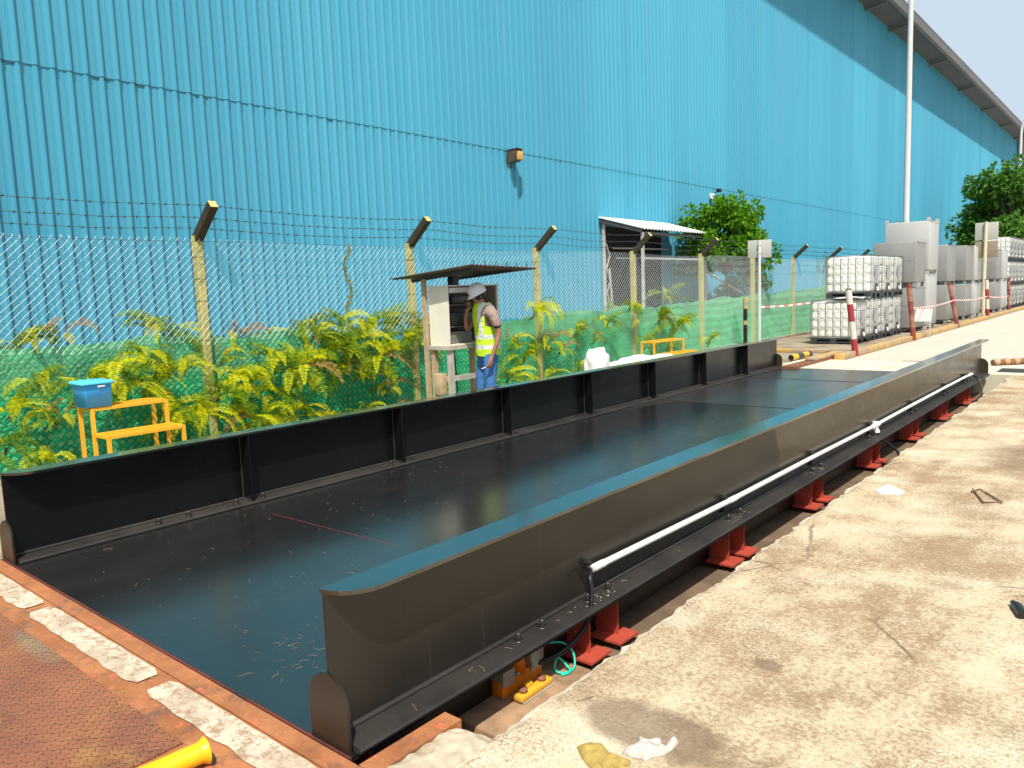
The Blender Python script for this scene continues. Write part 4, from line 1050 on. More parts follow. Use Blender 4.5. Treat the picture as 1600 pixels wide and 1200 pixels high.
# ------------------------------------------------------------------ cabinet shelter
def cabinet():
    x0, x1, y0, y1 = -7.02, -6.68, 6.72, 7.62; zb, zt = .94, 1.685
    b0 = (x0, y0, 0)
    e = empty('control_cabinet', b0, label='cream weighing cabinet standing open on a timber frame behind the far beam', cat='cabinet')
    def rel(g): g.v = [(x-x0, y-y0, z) for x, y, z in g.v]; return g
    t = .015
    g = MB(); g.box(x0, x1, y0, y0+t, zb, zt); g.box(x0, x1, y1-t, y1, zb, zt); g.box(x0, x1, y0+t, y1-t, zt-t, zt); g.box(x0, x1, y0+t, y1-t, zb, zb+t); g.box(x0, x0+t, y0+t, y1-t, zb+t, zt-t)
    rel(g).build('case', M['cream_paint'], e)
    g = MB(); g.box(x0+t+.002, x0+t+.01, y0+t+.002, y1-t-.002, zb+t, zt-t); g.box(x0+t+.01, x1-.03, y0+t+.001, y0+t+.006, zb+t, zt-t-.003)
    rel(g).build('lining', M['cab_inside'], e)
    g = MB(); g.box(x1-.32, x1+.002, y1-.022, y1-.0155, zb+.016, zt-.016); rel(g).build('shaded_side', simple('shaded_side', (.30, .25, .18), .7), e)  # inner side in darker beige: its shade is put into the colour
    g = MB(); g.box(x1+.004, x1+.03, y1-.02, y1+.012, zb-.10, zt); rel(g).build('door_edge', M['cream_paint'], e)
    g = MB(); g.cbox(x1-.10, x1-.03, y0+.06, y0+.46, zt-.095, zt-.03, .008); rel(g).build('lamp_housing', M['white'], e)
    for zz in (1.44, 1.17):
        g = MB(); g.box(x0+.03, x1-.05, y0+.03, y1-.03, zz-.008, zz+.008); rel(g).build('inner_shelf', M['cab_inside'], e)
    g = MB(); g.cbox(x0+.05, x1-.09, y0+.12, y0+.5, zb+.02, zb+.17, .01); rel(g).build('indicator_unit', simple('grey_unit', (.16, .16, .15), .5), e)
    g = MB(); g.cbox(x0+.05, x1-.10, y0+.15, y0+.55, 1.185, 1.34, .01); g.cbox(x0+.05, x1-.12, y0+.2, y0+.5, 1.455, 1.55, .01); rel(g).build('terminal_box', simple('terminal_grey', (.07, .07, .065), .4), e)
    g = MB(); g.tube([(x1-.07, y0+.05, zb+.016), (x1-.07, y0+.05, zb+.13)], .025, 10); rel(g).build('can', M['steel'], e)
    # stand
    st = empty('timber_stand', b0, label='pale timber stand under the open cabinet with a lower cross rail', cat='stand')
    for x, y, h in ((x0+.03, y0+.03, .935), (x1-.03, y0+.03, .935), (x0+.03, y1-.18, .935), (x1-.03, y1-.25, .86)):
        g = MB(); g.box(x-.03, x+.03, y-.03, y+.03, 0, h-.045); rel(g).build('leg', M['timber_grey'] if x > -6.9 else M['timber'], st)
    g = MB(); g.box(x0-.02, x1+.02, y0-.03, y1+.0, .892, .938); rel(g).build('top_rail', M['timber_grey'], st)
    g = MB(); g.box(x1-.05, x1-.01, y0+.06, y1-.28, .50, .56); rel(g).build('cross_rail', M['timber_grey'], st)
    g = MB(); g.box(x0+.06, x1-.06, y0+.01, y0+.05, .50, .56); rel(g).build('end_rail', M['timber_grey'], st)
    g = MB(); g.cbox(x1-.22, x1-.08, y0-.10, y0+.0, .34, .60, .006); rel(g).build('wood_block', M['timber'], st)
    g = MB(); g.tube([(x1-.16, y0+.22, .9), (x1-.15, y0+.24, .6), (x1-.2, y0+.3, .3), (x1-.2, y0+.3, .0)], .010, 6); rel(g).build('cable', M['rubber'], st)
    # roof
    rf = empty('tin_roof', (-7.5, 6.52, 0), label='sloping rusty tin sheet roof on a dark post above the open cabinet', cat='roof')
    A = Vector((-7.5, 6.52, 1.795)); Bv = Vector((-6.12, 6.56, 1.908)); C = Vector((-6.15, 7.82, 1.872)); D = Vector((-7.5, 8.45, 1.852))
    n = 96; vs = []
    for off in (0, -.010):
        for i in range(n+1):
            for P0, P1 in ((A, D), (Bv, C)):
                p = P0.lerp(P1, i/n); vs.append((p.x+7.5, p.y-6.52, p.z+off+.008*math.sin(i/n*2*math.pi*16)))
    k = 2*(n+1); fs = []
    for i in range(n):
        fs += [(2*i, 2*i+1, 2*i+3, 2*i+2), (k+2*i, k+2*i+2, k+2*i+3, k+2*i+1), (2*i+1, k+2*i+1, k+2*i+3, 2*i+3), (2*i, 2*i+2, k+2*i+2, k+2*i)]
    fs += [(0, k, k+1, 1), (2*n, 2*n+1, k+2*n+1, k+2*n)]
    g = MB(); g.add(vs, fs, 0, True); g.build('roof_sheet', M['tin'], rf)
    def rr_(g): g.v = [(x+7.5, y-6.52, z) for x, y, z in g.v]; return g
    g = MB(); g.prism([(-7.35, 1.74), (-6.3, 1.83), (-6.3, 1.875), (-7.35, 1.785)], 1, 6.75, 6.80); g.prism([(-7.35, 1.76), (-6.3, 1.83), (-6.3, 1.872), (-7.35, 1.80)], 1, 7.5, 7.55); rr_(g).build('batten', M['frame_dark'], rf)
    g = MB(); g.box(-7.08, -7.03, 6.66, 6.71, 0, 1.77); rr_(g).build('roof_post', M['timber'], rf)
    g = MB(); g.box(-6.95, -6.85, 7.0, 7.10, 1.688, 1.80); rr_(g).build('roof_block', M['rubber'], rf)
    for i in range(6):
        p = Bv.lerp(C, (i+.5)/6.2); g = MB(); g.tube([(p.x-.05, p.y, p.z-.01), (p.x-.05, p.y, p.z+.055)], .006, 5); rr_(g).build('roof_screw', M['bolt'], rf)
cabinet()

# ------------------------------------------------------------------ worker
def skin_mesh(name, nodes, edges, mat, parent, sub=2, root=0):
    me = bpy.data.meshes.new(name); me.from_pydata([n[0] for n in nodes], edges, []); me.update()
    o = bpy.data.objects.new('tmp', me); COL.objects.link(o)
    md = o.modifiers.new('s', 'SKIN'); md.use_smooth_shade = True
    sv = me.skin_vertices[0].data
    for i, n in enumerate(nodes):
        r = n[1]; sv[i].radius = (r, r) if not isinstance(r, tuple) else r
        sv[i].use_root = (i == root)
    ss = o.modifiers.new('u', 'SUBSURF'); ss.levels = sub; ss.render_levels = sub
    dg = bpy.context.evaluated_depsgraph_get(); dg.update()
    m2 = bpy.data.meshes.new_from_object(o.evaluated_get(dg)); m2.name = name
    bpy.data.objects.remove(o)
    m2.materials.clear(); m2.materials.append(mat)
    for p_ in m2.polygons: p_.use_smooth = True
    o2 = bpy.data.objects.new(name, m2); COL.objects.link(o2); o2.parent = parent; return o2
def person():
    e = empty('person', (-6.45, 7.16, 0), R(153), label='worker in white helmet and lime vest bowing beside the open cabinet', cat='person')
    N = [((0,0,.93), .115), ((0,.01,1.08), .105), ((0,.02,1.25), .12), ((0,.035,1.37), .085), ((0,.065,1.435), .05), ((0,.095,1.49), .055), ((0,.125,1.545), .080), ((0,.12,1.60), .062),
         # left arm (towards camera)
         ((-.13,.02,1.355), .06), ((-.205,.0,1.33), .052), ((-.235,-.04,1.19), .042), ((-.245,-.06,1.06), .036), ((-.25,-.01,.93), .031), ((-.25,.045,.80), .023), ((-.25,.065,.75), .030), ((-.25,.08,.705), .026),
         # right arm bent up to the mouth
         ((.13,.02,1.355), .06), ((.20,.03,1.33), .052), ((.21,.12,1.20), .042), ((.20,.20,1.12), .036), ((.13,.235,1.25), .029), ((.07,.235,1.36), .022), ((.05,.235,1.40), .028),
         # legs
         ((-.09,0,.86), .085), ((-.105,.03,.50), .055), ((-.11,-.01,.10), .038), ((-.115,.10,.04), .035),
         ((.09,0,.86), .085), ((.11,.06,.50), .055), ((.12,.04,.10), .038), ((.125,.15,.04), .035),
         # nose, chin
         ((0,.205,1.515), .016), ((0,.165,1.475), .032)]
    E_ = [(0,1),(1,2),(2,3),(3,4),(4,5),(5,6),(6,7),(3,8),(8,9),(9,10),(10,11),(11,12),(12,13),(13,14),(14,15),(3,16),(16,17),(17,18),(18,19),(19,20),(20,21),(21,22),(0,23),(23,24),(24,25),(25,26),(0,27),(27,28),(28,29),(29,30),(6,31),(5,32)]
    # fingers of both hands
    def fingers(root, base, dirv, side, curl, thumb):
        b = Vector(base); d = Vector(dirv).normalized(); s = Vector(side).normalized(); c = Vector(curl).normalized()
        for k, L in enumerate((.034, .040, .037, .028)):
            o = b+s*(-.024+.016*k); n = len(N)
            N.append((tuple(o+d*.016), .0085)); N.append((tuple(o+d*(.016+L*.55)+c*.012), .008)); N.append((tuple(o+d*(.012+L*.75)+c*.036), .0065))
            E_.extend([(root, n), (n, n+1), (n+1, n+2)])
        o = b-s*.034-d*.03; n = len(N)
        N.append((tuple(o), .010)); N.append((tuple(o-s*.012+d*.028+c*.018), .008)); E_.extend([(root, n), (n, n+1)])
    fingers(15, (-.25,.085,.70), (0,.15,-1), (0,1,.15), (.9,.3,0), 1)
    fingers(22, (.045,.235,1.42), (-.3,.0,1), (.3,1,0), (-1,-.2,.2), 1)
    skin_mesh('body', N, E_, M['skin'], e, 2)
    # jeans
    J = [((0,0,.93), .135), ((0,0,.86), .14), ((-.095,.0,.78), .105), ((-.108,.03,.50), .082), ((-.112,-.01,.10), .078), ((.095,.0,.78), .105), ((.112,.06,.50), .082), ((.122,.04,.10), .078)]
    skin_mesh('jeans', J, [(0,1),(1,2),(2,3),(3,4),(1,5),(5,6),(6,7)], M['jeans'], e, 2)
    # shirt with short sleeves
    S = [((0,0,.88), .138), ((0,.01,1.05), .128), ((0,.02,1.22), .140), ((0,.03,1.345), .105), ((0,.05,1.41), .070), ((-.14,.02,1.35), .080), ((-.21,.0,1.325), .074), ((-.238,-.03,1.22), .064), ((-.247,-.045,1.13), .062),
         ((.14,.02,1.35), .080), ((.205,.03,1.325), .072), ((.212,.08,1.23), .062), ((.212,.12,1.17), .060)]
    skin_mesh('shirt', S, [(0,1),(1,2),(2,3),(3,4),(3,5),(5,6),(6,7),(7,8),(3,9),(9,10),(10,11),(11,12)], M['shirt'], e, 2)
    # vest: body shell, wider than the shirt, with arm holes left free
    prof = [(.800, .168, .150, .0), (.84, .172, .152, .0), (.95, .168, .148, .004), (1.06, .166, .146, .01), (1.16, .168, .148, .015), (1.24, .172, .152, .02), (1.30, .172, .150, .025), (1.36, .166, .142, .03), (1.41, .140, .125, .04), (1.445, .108, .10, .045), (1.458, .085, .082, .05)]
    vs = []; n = 40
    for z, a, b, cy in prof:
        for k in range(n):
            t = 2*math.pi*k/n; fold = 1+.018*math.sin(t*7+z*9)+.012*math.sin(t*13)
            vs.append((a*math.cos(t)*fold, cy+b*math.sin(t)*fold, z+.006*math.sin(t*5)))
    fs = []
    for i in range(len(prof)-1):
        for k in range(n):
            t = 2*math.pi*(k+.5)/n
            if 4 <= i <= 7 and abs(math.cos(t)) > (.86 if i < 7 else .93): continue
            fs.append((i*n+k, i*n+(k+1) % n, (i+1)*n+(k+1) % n, (i+1)*n+k))
    g = MB(); g.add(vs, fs, 0, True); g.build('vest', M['vest'], e)
    g = MB(); g.lathe([(.074, 0), (.078, .02), (.066, .035), (.058, .03)], 18, M=Matrix.Translation((0, .055, 1.405)) @ Matrix.Rotation(R(-18), 4, 'X')); g.build('collar', M['cloth_dark'], e)
    # hair, helmet, ears, face
    tilt = Matrix.Translation((0, .112, 1.580)) @ Matrix.Rotation(R(-24), 4, 'X')
    g = MB(); g.lathe([(0, .07), (.06, .06), (.090, .02), (.094, -.02), (.085, -.055), (.07, -.065)], 20, M=Matrix.Translation((0, .104, 1.570)) @ Matrix.Rotation(R(-34), 4, 'X')); g.build('hair', M['hair'], e)
    g = MB(); vs = []; n = 32
    prof = [(0, .122), (.03, .120), (.062, .107), (.090, .078), (.106, .035), (.110, .0)]
    for r_, z in prof[1:]:
        for k in range(n):
            t = 2*math.pi*k/n; vs.append(tilt @ Vector((r_*.92*math.cos(t), r_*1.10*math.sin(t), z+(.004 if abs(math.cos(t)) < .2 else 0))))
    for k in range(n):   # brim, long at the front
        t = 2*math.pi*k/n; fr = max(0, math.sin(t))**2
        vs.append(tilt @ Vector((.110*math.cos(t), .124*math.sin(t)+.034*fr, -.010-.010*fr)))
    for k in range(n):
        t = 2*math.pi*k/n; fr = max(0, math.sin(t))**2
        vs.append(tilt @ Vector((.106*math.cos(t), .120*math.sin(t)+.032*fr, -.016-.010*fr)))
    vs.append(tilt @ Vector((0, 0, .125))); N_ = len(vs)-1
    fs = [(i*n+k, i*n+(k+1) % n, (i+1)*n+(k+1) % n, (i+1)*n+k) for i in range(6) for k in range(n)]+[(N_, k, (k+1) % n) for k in range(n)]
    g.add(vs, fs, 0, True); g.build('helmet', M['helmet'], e)
    g = MB()
    for dx in (-.028, .0, .026): g.box(dx-.009, dx+.009, .128, .130, .022, .040, M=tilt)
    g.build('helmet_mark', M['cloth_dark'], e)
    for sx in (-1, 1):
        g = MB(); g.lathe([(0, -.006), (.014, -.004), (.018, .002), (.010, .006), (0, .006)], 12, M=Matrix.Translation((sx*.083, .098, 1.535)) @ Matrix.Rotation(R(90), 4, 'Y')); g.build('ear', M['skin'], e)
        g = MB(); g.lathe([(0, .0), (.008, .002), (.010, .005), (0, .008)], 10, M=Matrix.Translation((sx*.030, .190, 1.535)) @ Matrix.Rotation(R(-90), 4, 'X')); g.build('eye', M['cloth_dark'], e)
    g = MB(); g.cbox(-.030, .030, .188, .196, 1.492, 1.500, .003); g.build('moustache', M['hair'], e)
    for sx, dy in ((-1, 0), (1, .05)):
        g = MB(); g.cbox(sx*.118-.045, sx*.118+.045, -.08+dy, .19+dy, 0, .085, .03); g.build('boot', M['shoe'], e)
    o = MB(); o.cbox(.02, .06, .238, .262, 1.39, 1.50, .006)
    o.v = [tuple(Matrix.Rotation(R(153), 4, 'Z') @ Vector(v)+Vector((-6.45, 7.16, 0))) for v in o.v]
    o.build('phone', M['phone'], label="small black handset held up at the worker's mouth", cat='phone')
    o = MB(); o.tube([(-.225, .12, .672), (-.235, .185, .655)], .006, 6)
    o.v = [tuple(Matrix.Rotation(R(153), 4, 'Z') @ Vector(v)+Vector((-6.45, 7.16, 0))) for v in o.v]
    o.build('marker_pen', M['white'], label="thin white pen held low in the worker's hanging hand", cat='pen')
person()

# ------------------------------------------------------------------ totes
def make_tote():
    e = empty('tote')
    W_, D_, H_ = 1.12, 1.0, 1.10      # x, y, z
    g = MB()
    for j in range(3): g.box(.0, W_, .02+j*.41, .16+j*.41, .02, .06)
    g.box(0, W_, 0, D_, .11, .14)
    for i in range(3):
        for j in range(3): g.box(.0+i*.48, .16+i*.48, .0+j*.42, .16+j*.42, 0, .11)
    g.build('pallet', M['pallet'], e)
    g = MB(); g.cbox(.025, W_-.025, .025, D_-.025, .142, H_-.03, .07)
    for i in range(6):                       # vertical ribs of the bottle bulging through the cage
        x = .10+i*.184; 
        for j in range(4): g.cbox(x-.078, x+.078, .016, .2, .17+j*.225, .36+j*.225, .03); 
        y = .09+i*.164
        for j in range(4): g.cbox(W_-.2, W_-.016, y-.070, y+.066, .17+j*.225, .36+j*.225, .03)
    g.lathe([(.11, H_-.03), (.11, H_-.005), (0, H_-.005)], 20, (W_/2, D_/2, 0))
    b = g.build('bottle', M['bottle'], e)
    g = MB(); g.lathe([(.10, H_-.005), (.10, H_+.012), (0, H_+.012)], 20, (W_/2, D_/2, 0)); g.build('cap', M['cap_red'], b)
    g = MB(); r = .0068
    for z in (.155, .375, .60, .825, H_-.03, H_-.008):
        g.tube([(0, 0, z), (W_, 0, z), (W_, D_, z), (0, D_, z), (0, 0, z)], r, 4)
    for i in range(7):
        x = W_*i/6; 
        for y in (0, D_): g.tube([(x, y, .13), (x, y, H_)], r, 4)
        y = D_*i/6
        for x in (0, W_): g.tube([(x, y, .13), (x, y, H_)], r, 4)
    g.tube([(0, D_*.33, H_), (W_, D_*.33, H_)], r*1.3, 4); g.tube([(0, D_*.66, H_), (W_, D_*.66, H_)], r*1.3, 4)
    g.build('cage', M['cage'], e)
    g = MB(); g.box(W_+.009, W_+.013, .34, .66, .50, .82); g.build('label_plate', M['plate'], e)
    g = MB(); g.box(W_+.006, W_+.012, .36, .64, .16, .36); g.build('valve_recess', M['pallet'], e)
    g = MB(); g.tube([(W_, .5, .24), (W_+.03, .5, .24)], .035, 10); g.tube([(W_+.03, .5, .26), (W_+.03, .5, .18)], .03, 10); g.build('valve', M['white'], e)
    return e
tote = make_tote(); first = [True]
def place_tote(x, y, z, lab, grp, rz=0):
    if first[0]: o = tote; first[0] = False
    else: o = copy_tree(tote)
    o.location = (x, y, z); o.rotation_euler = (0, 0, rz); tag(o, lab, 'tote', grp)
G1 = 'white caged totes by the near bollard'
low = ['lower white caged tote nearest the camera, with a white sheet on top', 'bottom white tote second from the camera in the near stack', 'bottom white tote third from the camera in the near stack', 'bottom white tote farthest back in the near stack']
for i in range(4): place_tote(-6.86, 20.0+i*1.1, 0, low[i], G1, R((-.6, .8, -.4, .5)[i]))
upl = ['upper white caged tote nearest the camera', 'upper white tote in the middle of the near stack', 'upper white tote at the back beside the grey container']
for i in range(3): place_tote(-6.85, 21.12+i*1.1, 1.115, upl[i], G1, R((.5, -.7, .4)[i]))
lv = ['bottom', 'middle', 'top']
for s, (sx, y, w_) in enumerate(((-6.6, 42.4, 'left'), (-6.6, 43.55, 'right'), (-6.6, 44.7, 'rightmost'), (-6.6, 45.9, 'farthest'), (-6.6, 47.1, 'last'))):
    for k in range(3): place_tote(sx+.0, y, k*1.12, f'{lv[k]} white tote in the far three-high row, {["first", "second", "third", "fourth", "fifth"][s]} column from the grey containers', 'white totes stacked three high at the right edge')
g = MB(); vs = []
n = 10
for i in range(n+1):
    for j in range(n+1):
        x = -6.45+.78*i/n; y = 19.97+.98*j/n; vs.append((x, y, 1.125+.03*noise.noise((x*3, y*3, 0))+.02))
g.add(vs, [(i*(n+1)+j, i*(n+1)+j+1, (i+1)*(n+1)+j+1, (i+1)*(n+1)+j) for i in range(n) for j in range(n)], 0, True)
g.add([(v[0], v[1], v[2]-.02) for v in vs], [(i*(n+1)+j, i*(n+1)+j+1, (i+1)*(n+1)+j+1, (i+1)*(n+1)+j) for i in range(n) for j in range(n)], 0, True)
g.build('plastic_sheet', M['sack'], label='crumpled white plastic sheet lying on the nearest lower tote', cat='sheet')

# grey stacked containers
def container(x0, x1, y0, y1, z0, z1, lab, mat, rz=0, lid=False):
    e = empty('metal_container', (x1, y0, z0), rz, label=lab, cat='container', group='grey metal containers stacked beyond the totes')
    w_, d, h = x1-x0, y1-y0, z1-z0
    g = MB(); g.cbox(-w_, 0, 0, d, .13, h, .025, 0)
    g.box(-w_*.97, -.03, -.004, 0, h*.58, h*.585)
    g.build('tank', M[mat], e)
    for xx in (-w_+.02, -.10):
        for yy in (.02, d-.10): 
            g = MB(); g.box(xx, xx+.08, yy, yy+.08, 0, .13); g.build('foot', M[mat], e)
    g = MB(); g.box(-w_*.8, -w_*.2, .02, d-.02, .03, .13); g.build('fork_channel', M['pallet'], e)
    g = MB(); g.box(-w_-.004, .004, .015, .035, h-.04, h-.005); g.box(-.012, .006, .015, d-.015, h-.04, h-.005); g.build('top_rim', M[mat], e)
    if lid:
        for xx in (-w_+.0, -.09):
            for yy in (.0, d-.09): g = MB(); g.box(xx, xx+.09, yy, yy+.09, h-.0, h+.10); g.build('stacking_lug', M[mat], e)
    return e
container(-6.66, -5.5, 24.75, 25.97, 0, 1.32, 'bottom grey metal container right behind the white totes', 'stainless')
container(-6.64, -5.48, 24.72, 25.95, 1.32, 2.64, 'top grey metal container right behind the white totes', 'stainless', R(1))
container(-6.75, -5.5, 26.30, 27.55, 0, 1.68, 'lower tall pale container under the highest one', 'paletank')
container(-6.75, -5.48, 26.30, 27.55, 1.68, 3.30, 'highest pale container with stacking lugs on its corners', 'paletank', 0, True)
container(-6.75, -5.55, 29.4, 30.7, 0, 1.30, 'bottom grey container of the first pair right of the tall pale tank', 'stainless', R(-1))
container(-6.75, -5.55, 29.4, 30.7, 1.30, 2.66, 'top grey container of the first pair right of the tall pale tank', 'stainless')
container(-6.7, -5.5, 32.3, 33.5, 0, 1.30, 'bottom grey container behind the slanting rusty bollard', 'stainless', R(1))
container(-6.7, -5.5, 32.3, 33.5, 1.30, 2.70, 'top grey container left of the double plate sign', 'stainless', R(-1))
container(-6.7, -5.45, 33.75, 34.95, 0, 1.30, 'bottom grey container just left of the double plate sign post', 'paletank')
container(-6.7, -5.45, 33.75, 34.95, 1.30, 2.72, 'top grey container hidden partly by the double plate sign', 'paletank')
container(-6.6, -5.45, 38.6, 39.8, 0, 1.30, 'bottom grey container of the pair next to the far totes', 'stainless')
container(-6.6, -5.45, 38.6, 39.8, 1.30, 2.70, 'top grey container of the pair next to the far totes', 'stainless')
container(-6.6, -5.4, 40.1, 41.3, 0, 1.30, 'last bottom grey container touching the far totes', 'paletank')
container(-6.6, -5.4, 40.1, 41.3, 1.30, 2.70, 'last top grey container touching the far totes', 'paletank')

# bollards
def bollard(x, y, top, mat, lab, r=.055):
    e = empty('bollard', (x, y, 0), label=lab, cat='bollard', group='red and white pipe bollards along the kerb')
    g = MB(); t = Vector(top)-Vector((x, y, 0)); g.tube([(0, 0, -.05), t], r, 12); g.build('pipe', M[mat], e)
    g = MB(); g.lathe([(r+.004, 0), (r+.004, .02), (0, .03)], 12, tuple(t)); g.build('cap', M['bolt'], e)
bollard(-4.81, 16.75, (-4.98, 16.75, 1.38), 'bollard', 'leaning red and white bollard in front of the white totes', .062)
bollard(-4.78, 21.5, (-4.93, 21.5, 1.43), 'bollard_rust', 'rusty red bollard leaning before the grey containers', .062)
bollard(-4.81, 27.2, (-5.09, 27.2, 1.39), 'bollard_rust', 'most slanted rusty bollard beyond the white sign board', .062)
bollard(-4.88, 33.0, (-4.96, 33.0, 1.43), 'bollard', 'upright red and white bollard below the double plate sign', .062)
bollard(-4.95, 38.6, (-5.0, 38.6, 1.45), 'bollard_rust', 'farthest red and white bollard before the far totes', .062)
bollard(-4.95, 47.0, (-5.0, 47.0, 1.3), 'bollard_rust', 'last small bollard at the right edge of the view', .062)
def tape(a, b, sag, lab):
    a, b = Vector(a), Vector(b); n = 24; vs = []
    for i in range(n+1):
        p = a.lerp(b, i/n); p.z -= sag*4*(i/n)*(1-i/n); tw = .5*math.sin(i*.6)
        vs += [p+Vector((.006*tw, 0, .022)), p+Vector((-.006*tw, 0, -.022))]
    g = MB(); g.add([v-a for v in vs], [(2*i, 2*i+1, 2*i+3, 2*i+2) for i in range(n)])
    g.build('barrier_tape', M['tape'], loc=a, label=lab, cat='barrier tape')
tape((-7.36, 18.0, 1.02), (-6.86, 20.0, 1.05), .02, 'red and white tape from the near sign post to the white totes')
tape((-4.80, 21.5, .82), (-4.93, 27.2, .86), .05, 'red and white tape between the two rusty bollards')
tape((-4.93, 27.2, .86), (-4.90, 33.0, .82), .05, 'red and white tape from the slanted bollard to the upright one')
tape((-4.90, 33.0, .82), (-4.97, 38.6, .70), .05, 'red and white tape running to the farthest bollard')
e = empty('sign_board', (-4.86, 22.75, .42), label='blank white board hanging on the tape beside the first rusty bollard', cat='board')
g = MB(); g.prism([(-.21, 0), (.20, .0), (.23, .33), (-.16, .33)], 1, 0, .02); g.build('panel', M['white'], e)
g = MB(); g.box(.16, .20, .0, .03, -.42, 0); g.build('stake', M['timber_grey'], e)

# kerb, rails, lying pipe
g = MB()
for i in range(70):
    y = 15.9+i*1.0+.0
    if y > 70: break
    g.cbox(-4.99-.0, -4.80, y+.01, y+.99, -.05, .115, .015)
g.build('kerb', M['kerb'], kind='structure')
g = MB(); g.box(-5.30, -5.04, 13.9, 16.9, -.02, .05); g.build('steel_rail', M['rustrail'], label='flat rusty steel channel running to the foot of the near bollard', cat='rail')
g = MB(); g.cbox(-5.25, -5.05, 15.0, 16.9, .055, .11, .01); g.build('yellow_bar', M['kerb'], label='yellow painted bar lying on the rusty channel before the near bollard', cat='bar')
g = MB(); g.cbox(-6.9, -5.6, 17.4, 17.6, -.01, .07, .01, M=Matrix.Translation((0, 0, 0))); g.build('yellow_plank', M['kerb'], label='yellow plank lying on the hardstanding in front of the totes', cat='plank')
e = empty('striped_pipe', (-5.63, 15.3, .075), R(0), label='short yellow and black striped pipe lying beside the far end of the deck', cat='pipe')
g = MB(); g.tube([(0, 0, 0), (.03, 1.0, 0)], .06, 14, cap=False); g.build('tube', M['hazard'], e)
g = MB(); g.lathe([(.058, 0), (0, 0)], 14, M=Matrix.Translation((0, .002, 0)) @ Matrix.Rotation(R(90), 4, 'X')); g.build('end_cap', M['rubber'], e)
e = empty('striped_rail', (-2.2, 15.5, .06), label='row of yellow and grey rounded stop blocks beyond the far end of the near beam', cat='stop rail')
g = MB(); g.tube([(0, 0, 0), (.75, .75, .0)], .05, 12); g.build('tube', M['rustrail'], e)
for i in range(6):
    g = MB(); g.lathe([(.0, -.06), (.045, -.055), (.06, -.02), (.06, .02), (.045, .055), (0, .06)], 12, M=Matrix.Translation((.05+.13*i, .05+.13*i, .01)) @ Matrix.Rotation(R(90), 4, 'X') @ Matrix.Rotation(R(45), 4, 'Y')); g.build('stop_block', M['kerb'] if i % 2 else M['timber'], e)
g = MB(); g.box(-2.0, -1.55, 14.5, 15.1, .0045, .010); g.build('drain_slot', M['rubber'], kind='structure')

# sign posts
def sign_near():
    e = empty('sign_post', (-7.39, 18.0, 0), label='grey sign post with a single pale square plate seen from behind', cat='sign')
    g = MB(); g.tube([(0, 0, -.05), (0, 0, 2.60)], .035, 10); g.build('pole', M['lamp_pole'], e)
    F = Matrix.Rotation(R(20), 4, 'Z')
    g = MB(); g.cbox(-.27, .27, .04, .055, 2.19, 2.61, .006, M=F); g.build('plate', M['sign_back'], e)
    g = MB(); g.box(-.04, .04, -.04, .04, 2.3, 2.33, M=F); g.box(-.04, .04, -.04, .04, 2.48, 2.51, M=F); g.build('clamp', M['galv'], e)
sign_near()
def sign_far():
    e = empty('sign_post', (-5.22, 34.2, 0), label='cream sign post with two stacked plates among the grey containers', cat='sign')
    g = MB(); g.tube([(0, 0, -.05), (0, 0, 3.60)], .06, 10); g.build('pole', simple('cream_post', (.62, .56, .38), .6), e)
    F = Matrix.Rotation(R(4), 4, 'Z')
    g = MB(); g.cbox(-.36, .40, .07, .09, 2.92, 3.58, .006, M=F); g.build('plate', M['sign_back'], e)
    g = MB(); g.cbox(-.36, .40, .07, .09, 2.26, 2.88, .006, M=F); g.build('plate', simple('brown_sign_back', (.25, .20, .14), .6), e)
sign_far()
e = empty('marker_post', (-7.55, 17.55, 0), label='thin black marker post with yellow top left of the near sign post', cat='post')
g = MB(); g.tube([(0, 0, -.05), (.0, 0, 1.12)], .05, 10); g.build('shaft', M['rubber'], e)
g = MB(); g.tube([(0, 0, 1.0), (.0, 0, 1.26)], .055, 10); g.tube([(0, 0, .62), (.0, 0, .72)], .053, 10); g.build('yellow_band', M['kerb'], e)
def lamp_post(x, y, H, lab, bend):
    e = empty('lamp_post', (x, y, 0), label=lab, cat='lamp post', group='tall pale lamp posts')
    g = MB(); g.tube([(0, 0, -.05), (0, 0, 3)], [.12, .105], 14); g.build('base_section', M['lamp_pole'], e)
    g = MB(); pts = [(0, 0, 3), (0, 0, H-1.2)]; 
    for i in range(1, 9):
        a = i/8*R(70); pts.append((bend*(1-math.cos(a)), 0, H-1.2+1.6*math.sin(a)))
    g.tube(pts, [.095, .075]+[.07-.003*i for i in range(8)], 12); g.build('mast', M['lamp_pole'], e)
    g = MB(); p = pts[-1]; g.cbox(p[0]-.05, p[0]+.75, -.14, .14, p[2]-.02, p[2]+.14, .05); g.build('lamp_head', M['lamp_pole'], e)
lamp_post(-6.52, 27.9, 11.6, 'tall lamp post rising behind the grey containers across the blue wall', 1.5)
lamp_post(-7.45, 60.5, 11.9, 'distant lamp post at the right edge in front of the warehouse corner', 1.5)

